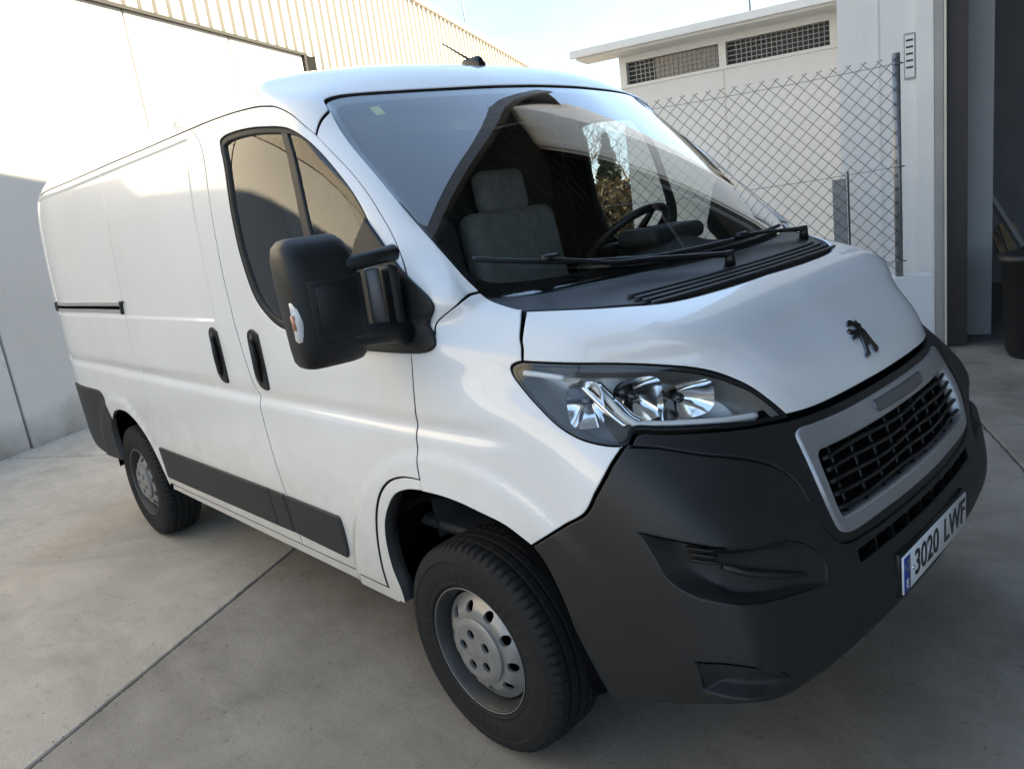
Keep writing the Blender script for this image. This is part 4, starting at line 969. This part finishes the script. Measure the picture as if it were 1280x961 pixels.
# ---- left building: precast wall with ribbed cladding over it
lb=empty('warehouse_wall',st(3,4.13));tag(lb,'cream warehouse wall of concrete panels with ribbed metal cladding above','building')
def lmk(nm,V,Fc,m,smooth=False):
    o=mk(nm,V,Fc,m,None,smooth);o.parent=lb;o.matrix_parent_inverse=Matrix.Translation(-lb.location);return o
pp=[-14.6,-12.1,-9.6,-7.1,-4.6,-2.1,.36,2.86,5.36,7.23,9.04]
for a,b in zip(pp[:-1],pp[1:]):
    bm=bmesh.new();V,Fc=sbox(a+.013,b-.013,4.13,4.33,-.05,4.30)
    vv=[bm.verts.new(v) for v in V];[bm.faces.new([vv[k] for k in f]) for f in Fc];bmesh.ops.recalc_face_normals(bm,faces=bm.faces)
    bmesh.ops.bevel(bm,geom=bm.edges[:],offset=.008,segments=1,affect='EDGES')
    o=bmobj('wall_panel',bm,S_['wallpanel'],None,False);o.parent=lb;o.matrix_parent_inverse=Matrix.Translation(-lb.location)
lmk('wall_core',*sbox(-14.6,9.03,4.17,4.30,-.05,4.28),S_['seam'])
lmk('flashing',*sbox(-14.6,9.10,4.085,4.20,4.295,4.335),S_['seam'])
lmk('flashing',*sbox(9.05,9.10,4.09,4.20,-.05,4.295),S_['seam'])
def cladding(p0,p1,z0,z1,z1b=None):
    V=[];Fc=[];pitch=.25;n=int(round((p1-p0)/pitch));z1b=z1b or z1
    pr=[(0,0),(.165,0),(.178,-.045),(.232,-.045),(.25,0)]
    pts=[]
    for i in range(n):
        for k,(d,q) in enumerate(pr[:-1]): pts.append((p0+i*pitch+d,q))
    pts.append((p1,0))
    for p,q in pts:
        zt=z1+(z1b-z1)*(p-p0)/(p1-p0)
        V+=[st(p,4.16+q,z0),st(p,4.16+q,zt)]
    for i in range(len(pts)-1):Fc.append((2*i,2*i+1,2*i+3,2*i+2))
    return V,Fc
def ztop(p): return 6.12-.30*max(0,(p-12))/10 if p<40 else 5.2
p=-14.5
while p<24.4:
    V,Fc=cladding(p,p+1.0,4.33 if p<9.05 else -.05,ztop(p),ztop(p+1.0));lmk('cladding_sheet',V,Fc,S_['clad']);p+=1.0
V=[];ec=[(-14.6,ztop(-14)),(12,ztop(12)),(25.5,ztop(25.5))]
for i in range(2):
    (a,za),(b,zb)=ec[i],ec[i+1]
    Vv=[st(a,4.07,za-.03),st(a,4.07,za+.09),st(b,4.07,zb-.03),st(b,4.07,zb+.09),st(a,4.40,za-.03),st(a,4.40,za+.09),st(b,4.40,zb-.03),st(b,4.40,zb+.09)]
    lmk('eave_trim',Vv,[(0,1,3,2),(4,6,7,5),(0,4,5,1),(2,3,7,6),(0,2,6,4),(1,5,7,3)],S_['cladtrim'])
lmk('roof',[st(-14.6,4.2,6.15),st(25.5,4.2,5.75),st(25.5,16,7.6),st(-14.6,16,8)],[(0,1,2,3)],S_['clad'])
lmk('gable_wall',[st(25.4,4.3,-.05),st(25.4,16,-.05),st(25.4,16,7.5),st(25.4,4.3,5.7)],[(0,1,2,3)],S_['clad'])
# thin mast / wire on that roof
# ---- right-hand building with the open doorway
Y2=R(18);D1=Vector((math.cos(Y2),math.sin(Y2),0));N2=Vector((-math.sin(Y2),math.cos(Y2),0));Q0=Vector((1.21,-4.69,0))
def rt(s,n,z=0): return Q0+D1*s+N2*n+Vector((0,0,z))
def rbx(s0,s1,n0,n1,z0,z1):
    V=[]
    for s in(s0,s1):
        for n in(n0,n1):
            for z in(z0,z1):V.append(rt(s,n,z))
    return V,[(0,1,3,2),(4,6,7,5),(0,4,5,1),(2,3,7,6),(0,2,6,4),(1,5,7,3)]
rb=empty('storage_building',rt(0,0));tag(rb,'tall white building with an open dark doorway in a brown steel frame','building')
def rmk(nm,d,m,par=rb,smooth=False):
    o=mk(nm,d[0],d[1],m,None,smooth);o.parent=par;o.matrix_parent_inverse=Matrix.Translation(-par.location);return o
SJ=.30   # jamb position along the wall
rmk('wall',rbx(SJ+.02,.96,-.22,0,-.05,8.5),S_['white'])
for s in (.66,): rmk('wall_batten',rbx(s,s+.02,-.01,.006,-.05,8.5),S_['white'])
rmk('corner_pilaster',rbx(SJ-.02,SJ+.10,-.20,.035,-.05,8.5),S_['white2'])
rmk('jamb_strip',rbx(SJ-.085,SJ-.022,-.22,.06,-.05,8.5),S_['greydoor'])
rmk('jamb_edge',rbx(SJ-.105,SJ-.088,-.10,.10,-.05,8.5),S_['cream'])
rmk('door_frame',rbx(SJ-.25,SJ-.108,-.16,.02,-.05,8.5),S_['brown'])
rmk('door_leaf',rbx(SJ-.44,SJ-.255,-.42,-.36,-.02,6.0),S_['greydoor'])
rmk('side_wall',rbx(.80,.96,-8,-.225,-.05,8.5),S_['white'])
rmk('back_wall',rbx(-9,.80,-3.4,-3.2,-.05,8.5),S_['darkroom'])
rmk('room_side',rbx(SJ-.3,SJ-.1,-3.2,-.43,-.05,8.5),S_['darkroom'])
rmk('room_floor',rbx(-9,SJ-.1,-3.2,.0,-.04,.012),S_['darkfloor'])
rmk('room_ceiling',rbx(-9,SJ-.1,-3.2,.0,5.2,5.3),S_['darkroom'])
rmk('far_jamb',rbx(-9.2,-4.4,-3.2,0,-.05,8.5),S_['white'])
rmk('parapet',rbx(-9.2,.96,-3.4,.04,8.5,8.6),S_['white2'])
# notice on the wall
nt_=mk('wall_notice',*rbx(.405,.485,.004,.012,2.16,2.50),S_['galv']);tag(nt_,'small framed notice screwed to the white wall beside the fence post','notice')
o=mk('notice_sheet',*rbx(.413,.477,.011,.0145,2.175,2.485),S_['paper']);o.parent=nt_
for k in range(5):
    o=mk('notice_line',*rbx(.42,.47,.014,.0155,2.44-.05*k,2.455-.05*k),S_['seam']);o.parent=nt_
# ---- low outbuilding behind the fence
LQ=Vector((3.09,-6.6,0))
Y3=R(21);D3=Vector((math.cos(Y3),math.sin(Y3),0));N3=Vector((-math.sin(Y3),math.cos(Y3),0))
def lt(s,n,z=0): return LQ+D3*s+N3*n+Vector((0,0,z))
def lbx(s0,s1,n0,n1,z0,z1,dz=0):
    V=[]
    for s in(s0,s1):
        for n in(n0,n1):
            for z in(z0,z1):V.append(lt(s,n,z))
    return V,[(0,1,3,2),(4,6,7,5),(0,4,5,1),(2,3,7,6),(0,2,6,4),(1,5,7,3)]
ob=empty('outbuilding',lt(0,0));tag(ob,'low white outbuilding with grated windows under its eave behind the fence','building')
def omk(nm,d,m,smooth=False):
    o=mk(nm,d[0],d[1],m,None,smooth);o.parent=ob;o.matrix_parent_inverse=Matrix.Translation(-ob.location);return o
LE=2.42
omk('wall',lbx(-1.2,LE,-3,0,-.05,2.82),S_['white'])
omk('wall_top',lbx(-1.2,LE,-3,-.12,2.815,3.15),S_['meshdark'])
omk('lintel',lbx(-1.2,LE,-.13,.004,3.09,3.18),S_['white2'])
ws_=[(-.02,.06),(1.16,1.24),(LE-.08,LE)]
for a,b in ws_+[(-1.2,-.95)]: omk('window_post',lbx(a,b,-.12,.008,2.82,3.10),S_['white2'])
omk('sill_band',lbx(-1.2,LE,-.11,.02,2.80,2.835),S_['white2'])
for (a,b) in ((.06,1.16),(1.24,LE-.08)):
    for k in range(1,int((b-a)/.055)):
        s=a+k*.055;omk('grate_bar',lbx(s-.004,s+.004,-.05,-.04,2.835,3.09),S_['galv'])
    for k in range(1,5):
        z=2.835+.052*k;omk('grate_bar',lbx(a,b,-.053,-.045,z-.004,z+.004),S_['galv'])
omk('window_pane',lbx(1.26,2.0,-.09,-.075,2.84,3.085),S_['pane'])
V=[lt(-1.25,.42,3.20),lt(LE+.45,.42,3.20),lt(LE+.45,-3.2,3.60),lt(-1.25,-3.2,3.60)]
V2=[v+Vector((0,0,.07)) for v in V]
omk('roof',(V+V2,[(3,2,1,0),(4,5,6,7),(0,1,5,4),(1,2,6,5),(2,3,7,6),(3,0,4,7)]),S_['white2'])
omk('soffit',lbx(-1.2,LE+.4,.0,.40,3.165,3.19),S_['white2'])
omk('gutter',lbx(-1.25,LE+.45,.40,.48,3.19,3.27),S_['white2'])
omk('wall_joint',lbx(1.195,1.205,.0,.004,.0,2.80),S_['cream'])
# ---- low wall + chain-link fence
FP=Vector((1.39,-3.60,0));FY=R(24);FD=Vector((math.cos(FY),math.sin(FY),0));FN=Vector((-math.sin(FY),math.cos(FY),0))
def ft(s,n,z=0): return FP+FD*s+FN*n+Vector((0,0,z))
def fbx(s0,s1,n0,n1,z0,z1):
    V=[]
    for s in(s0,s1):
        for n in(n0,n1):
            for z in(z0,z1):V.append(ft(s,n,z))
    return V,[(0,1,3,2),(4,6,7,5),(0,4,5,1),(2,3,7,6),(0,2,6,4),(1,5,7,3)]
lw=mk('low_wall',*fbx(-.20,5.2,-.09,.09,-.05,.75),S_['white']);tag(lw,'low white rendered wall carrying the chain-link fence','wall')
fe=empty('chain_link_fence',FP+Vector((0,0,.75)));tag(fe,'grey chain-link fence on steel posts along the low white wall','fence')
def fmk(nm,V,Fc,m,smooth=True):
    o=mk(nm,V,Fc,m,None,smooth);o.parent=fe;o.matrix_parent_inverse=Matrix.Translation(-fe.location);return o
ZB,ZT=.78,2.24
for s in (0,2.4,4.8):
    V,Fc=tube_data([ft(s,0,.70),ft(s,0,2.27)],.026,14);fmk('post',V,Fc,S_['galv'])
def wire(P,r=.0021):return tube_data(P,r,4)
L_=[];step=.0707*1.35;hgt=ZT-ZB
W_=[]
n=int(5.0/step)
for k in range(-int(hgt/step)-1,n+1):
    for sg in(1,-1):
        s0=k*step if sg>0 else k*step
        pts=[]
        a0=s0 if sg>0 else s0+hgt
        # clip to s in [0,5]
        za,zb=ZB,ZT;sa=a0;sb=a0+sg*(ZT-ZB)
        if min(sa,sb)<-.0: 
            if sa<0: za=ZB+(0-sa)/sg;sa=0
            if sb<0: zb=ZB+(0-a0)/sg;sb=0
        if max(sa,sb)>5:
            if sa>5: za=ZB+(5-a0)/sg;sa=5
            if sb>5: zb=ZB+(5-a0)/sg;sb=5
        if abs(za-zb)<.01 or zb<za: continue
        m_=max(2,int((zb-za)/.2));ph=random.uniform(-.002,.002)
        W_.append(wire([ft(sa+(sb-sa)*t,.030+sg*.0012+.004*math.sin(7*(sa+(sb-sa)*t)),za+(zb-za)*t) for t in np.linspace(0,1,m_)]))
V,Fc=join(W_);o=fmk('wire_mesh',V,Fc,S_['wire']);o['kind']='stuff'
T_=[]
for k in range(n):
    s=k*step;T_.append(wire([ft(s-.008,.03,ZT-.008),ft(s,.031,ZT+.004),ft(s+.008,.03,ZT-.008)],.0018))
V,Fc=join(T_);o=fmk('wire_twists',V,Fc,S_['wire']);o['kind']='stuff'
for z,sag in ((2.20,.02),(1.52,.03),(.86,.01)):
    P=[ft(s,.036,z-sag*math.sin(math.pi*((s%2.4)/2.4))) for s in np.linspace(-.05,5,50)]
    V,Fc=tube_data(P,.0026,5);fmk('strain_wire',V,Fc,S_['galv'])
    V,Fc=tube_data([ft(-.04,.02,z),ft(.03,.034,z)],.006,6);fmk('wire_clamp',V,Fc,S_['galv'])
stp=empty('marker_stub',(1.97,-4.02,0))
tag(stp,'short grey timber stub with a steel angle standing behind the fence','post')
for nm,d,m in (('stub',box_data((1.985,-4.02,.72),(.10,.07,1.50),.35),S_['galv']),('steel_angle',box_data((1.925,-4.045,.74),(.012,.05,1.56),.35),S_['brown'])):
    o=mk(nm,d[0],d[1],m);o.parent=stp;o.matrix_parent_inverse=Matrix.Translation(-stp.location)
# ---- things inside the doorway
def rroom(s,n,z=0):return rt(s,n,z)
bn=empty('waste_bin',Vector((.70,-4.46,.0)));tag(bn,'black plastic bin standing in the open doorway','bin')
prof=[(.0,.0),(.20,.0),(.225,.05),(.26,.72),(.285,.73),(.285,.77),(.25,.78),(.0,.80)]
V=[];Fc=[];n=28
for i in range(n):
    a=2*math.pi*i/n
    for r,z in prof:V.append((r*math.cos(a),r*math.sin(a),z))
k=len(prof)
for i in range(n):
    for q in range(k-1):Fc.append((i*k+q,((i+1)%n)*k+q,((i+1)%n)*k+q+1,i*k+q+1))
mk('drum',V,Fc,S_['bin'],bn,True)
V,Fc=tube_data([(-.26,0,.60),(-.32,0,.66),(-.26,0,.72)],.015,8);mk('handle',V,Fc,S_['bin'],bn,True)
V,Fc=tube_data([(.15,-.1,.79),(.05,0,.86),(-.1,.1,.80)],.015,8);mk('lid_handle',V,Fc,S_['bin'],bn,True)
def board(a,b,wd,th,m,label,cat,nm):
    a,b=Vector(a),Vector(b);t=(b-a).normalized();s=t.cross(Vector((0,0,1))).normalized();u=s.cross(t);V=[]
    for p in(a,b):
        for i in(-1,1):
            for j in(-1,1):V.append(p+s*wd*i/2+u*th*j/2)
    o=mk(nm,V,[(0,1,3,2),(4,6,7,5),(0,4,5,1),(2,3,7,6),(0,2,6,4),(1,5,7,3)],m);tag(o,label,cat);return o
board(rt(-.75,-1.6,.02),rt(-.20,-2.6,1.12),.05,.05,S_['greydoor'],'grey metal bar leaning against the wall inside the doorway','bar','leaning_bar')
board(rt(-.60,-2.0,.02),rt(-.40,-2.7,.72),.16,.03,S_['wood'],'wide brown wooden board leaning inside the dark doorway','board','leaning_board')
board(rt(-.46,-1.7,.02),rt(-.30,-2.7,.62),.06,.03,S_['wood'],'narrow brown wooden batten leaning inside the dark doorway','board','leaning_batten')
# ---- canopy over the front of the yard (where the photographer stands)
cn=empty('loading_canopy',st(0,-3));tag(cn,'dark ribbed steel canopy roofing the yard in front of the van','canopy')
def cmk(nm,V,Fc,m):
    o=mk(nm,V,Fc,m,None);o.parent=cn;o.matrix_parent_inverse=Matrix.Translation(-cn.location);return o
QE=-3.1;ZC=7.72
V=[];Fc=[];pts=[]
for i in range(int(19.5/.3)):
    for d,z in ((0,0),(.16,0),(.19,.05),(.27,.05)):pts.append((-12+i*.3+d,z))
for p,z in pts:V+=[st(p,QE,ZC+z),st(p,QE-14,ZC+z+.9)]
for i in range(len(pts)-1):Fc.append((2*i,2*i+1,2*i+3,2*i+2))
cmk('roof_sheet',V,Fc,S_['roofdark'])
cmk('fascia',*sbox(-12,7.5,QE-.06,QE+.02,ZC-.22,ZC+.42),S_['steel'])
for q in (QE-4,QE-8,QE-12): cmk('beam',*sbox(-12,7.5,q,q+.2,ZC-.25+(QE-q)*.064,ZC-.02+(QE-q)*.064),S_['steel'])
for p in (-9,-3,3.2): cmk('column',*sbox(p,p+.2,QE-14,QE-13.8,-.05,ZC+.85),S_['steel'])
cmk('column',*sbox(-9,-8.8,QE-.3,QE-.1,-.05,ZC),S_['steel'])
cmk('back_wall',*sbox(-12,7.5,QE-14.2,QE-14,-.05,ZC+1.6),S_['roofdark'])
# ---- far trees seen through the cab
def tree(name,label,base,h,crown_r,m_leaf,leafn,bare,seed):
    rg=random.Random(seed);t=empty(name,base);tag(t,label,'tree')
    segs=[]
    def grow(p,d,l,r,dep):
        q=p+d*l;mid=p+d*l*.5+Vector((rg.uniform(-1,1),rg.uniform(-1,1),0))*l*.05
        segs.append(tube_data([p,mid,q],[r,r*.85,r*.7],5))
        if dep==0:return
        for _ in range(rg.choice((2,3,3))):
            nd=(d+Vector((rg.gauss(0,.45),rg.gauss(0,.45),rg.uniform(-.1,.35)))).normalized();grow(q,nd,l*rg.uniform(.62,.82),r*.62,dep-1)
    if bare:
        grow(Vector((0,0,0)),Vector((0,0,1)),h*.30,h*.016,6)
        V,Fc=join(segs[:1]);mk('trunk',V,Fc,S_['bark'],t,True)
        V,Fc=join(segs[1:]);o=mk('crown',V,Fc,S_['twig'],t,True)
    else:
        V,Fc=tube_data([(0,0,0),(0,0,h*.95)],[h*.03,h*.006],7);mk('trunk',V,Fc,S_['bark'],t,True)
        V=[];Fc=[]
        for i in range(leafn):
            z=rg.random()**.8;rr=crown_r*(1-z)**.8*math.sqrt(rg.uniform(.25,1))*(1+.25*math.sin(z*40+rg.random()));a=rg.random()*6.283
            c=Vector((rr*math.cos(a),rr*math.sin(a),h*.08+z*h*.92));s=rg.uniform(.08,.2)*h/6
            u=Vector((rg.gauss(0,1),rg.gauss(0,1),rg.gauss(0,1))).normalized();w_=u.cross(Vector((rg.gauss(0,1),rg.gauss(0,1),rg.gauss(0,1)))).normalized()
            k=len(V);V+=[c-u*s,c+w_*s*.5,c+u*s,c-w_*s*.5];Fc.append((k,k+1,k+2,k+3))
        mk('crown',V,Fc,m_leaf,t)
    return t
def along(px,py,dist):
    d=_f*F_PX+_r*(px-640)-_u*(py-480.5);d.z=0;d.normalize();return Vector((CX,CY,0))+d*dist
tree('bare_tree','tall leafless tree standing beyond the yard, next to the conifer',along(733,250,21),3.7,2,None,0,True,3)
tree('bare_tree','smaller leafless tree with fine twigs left of the conifer',along(716,250,24),3.8,2,None,0,True,11)
tree('bare_tree','leafless tree behind the hedge to the right of the conifer',along(795,250,26),4.0,2,None,0,True,5)
tree('conifer','narrow dark green conifer rising above the dry hedge',along(764,250,20),3.0,.6,S_['conifer'],5200,False,8)
hd=empty('dry_hedge',along(755,260,19));tag(hd,'brown dry hedge below the conifer beyond the yard','hedge')
rg=random.Random(4);V=[];Fc=[]
dirn=(along(800,260,19)-along(715,260,19)).normalized()
for i in range(9000):
    c=dirn*rg.uniform(-2.6,2.6)+Vector((rg.gauss(0,.4),rg.gauss(0,.4),rg.random()**.7*1.75+rg.gauss(0,.12)));s=rg.uniform(.04,.11)
    u=Vector((rg.gauss(0,1),rg.gauss(0,1),rg.gauss(0,1))).normalized();w_=u.cross(Vector((rg.gauss(0,1),rg.gauss(0,1),rg.gauss(0,1)))).normalized()
    k=len(V);V+=[c-u*s,c+w_*s*.6,c+u*s,c-w_*s*.6];Fc.append((k,k+1,k+2,k+3))
mk('foliage',V,Fc,S_['dry'],hd)
V,Fc=join([tube_data([dirn*q,dirn*q+Vector((0,0,1.8))],[.05,.02],6) for q in (-2,-1,0,1,2)]);mk('stems',V,Fc,S_['bark'],hd,True)
# mast on the warehouse roof
ms=tube('roof_mast',[along(578,0,26)+Vector((0,0,5.6)),along(577,0,26)+Vector((0,0,9.5))],.02,S_['galv']);tag(ms,'thin grey mast rising behind the warehouse eave','mast')
m2=tube('outbuilding_aerial',[lt(1.05,-1.4,3.4),lt(1.06,-1.4,4.4)],.012,S_['galv']);tag(m2,'thin dark aerial standing on the outbuilding roof','aerial')
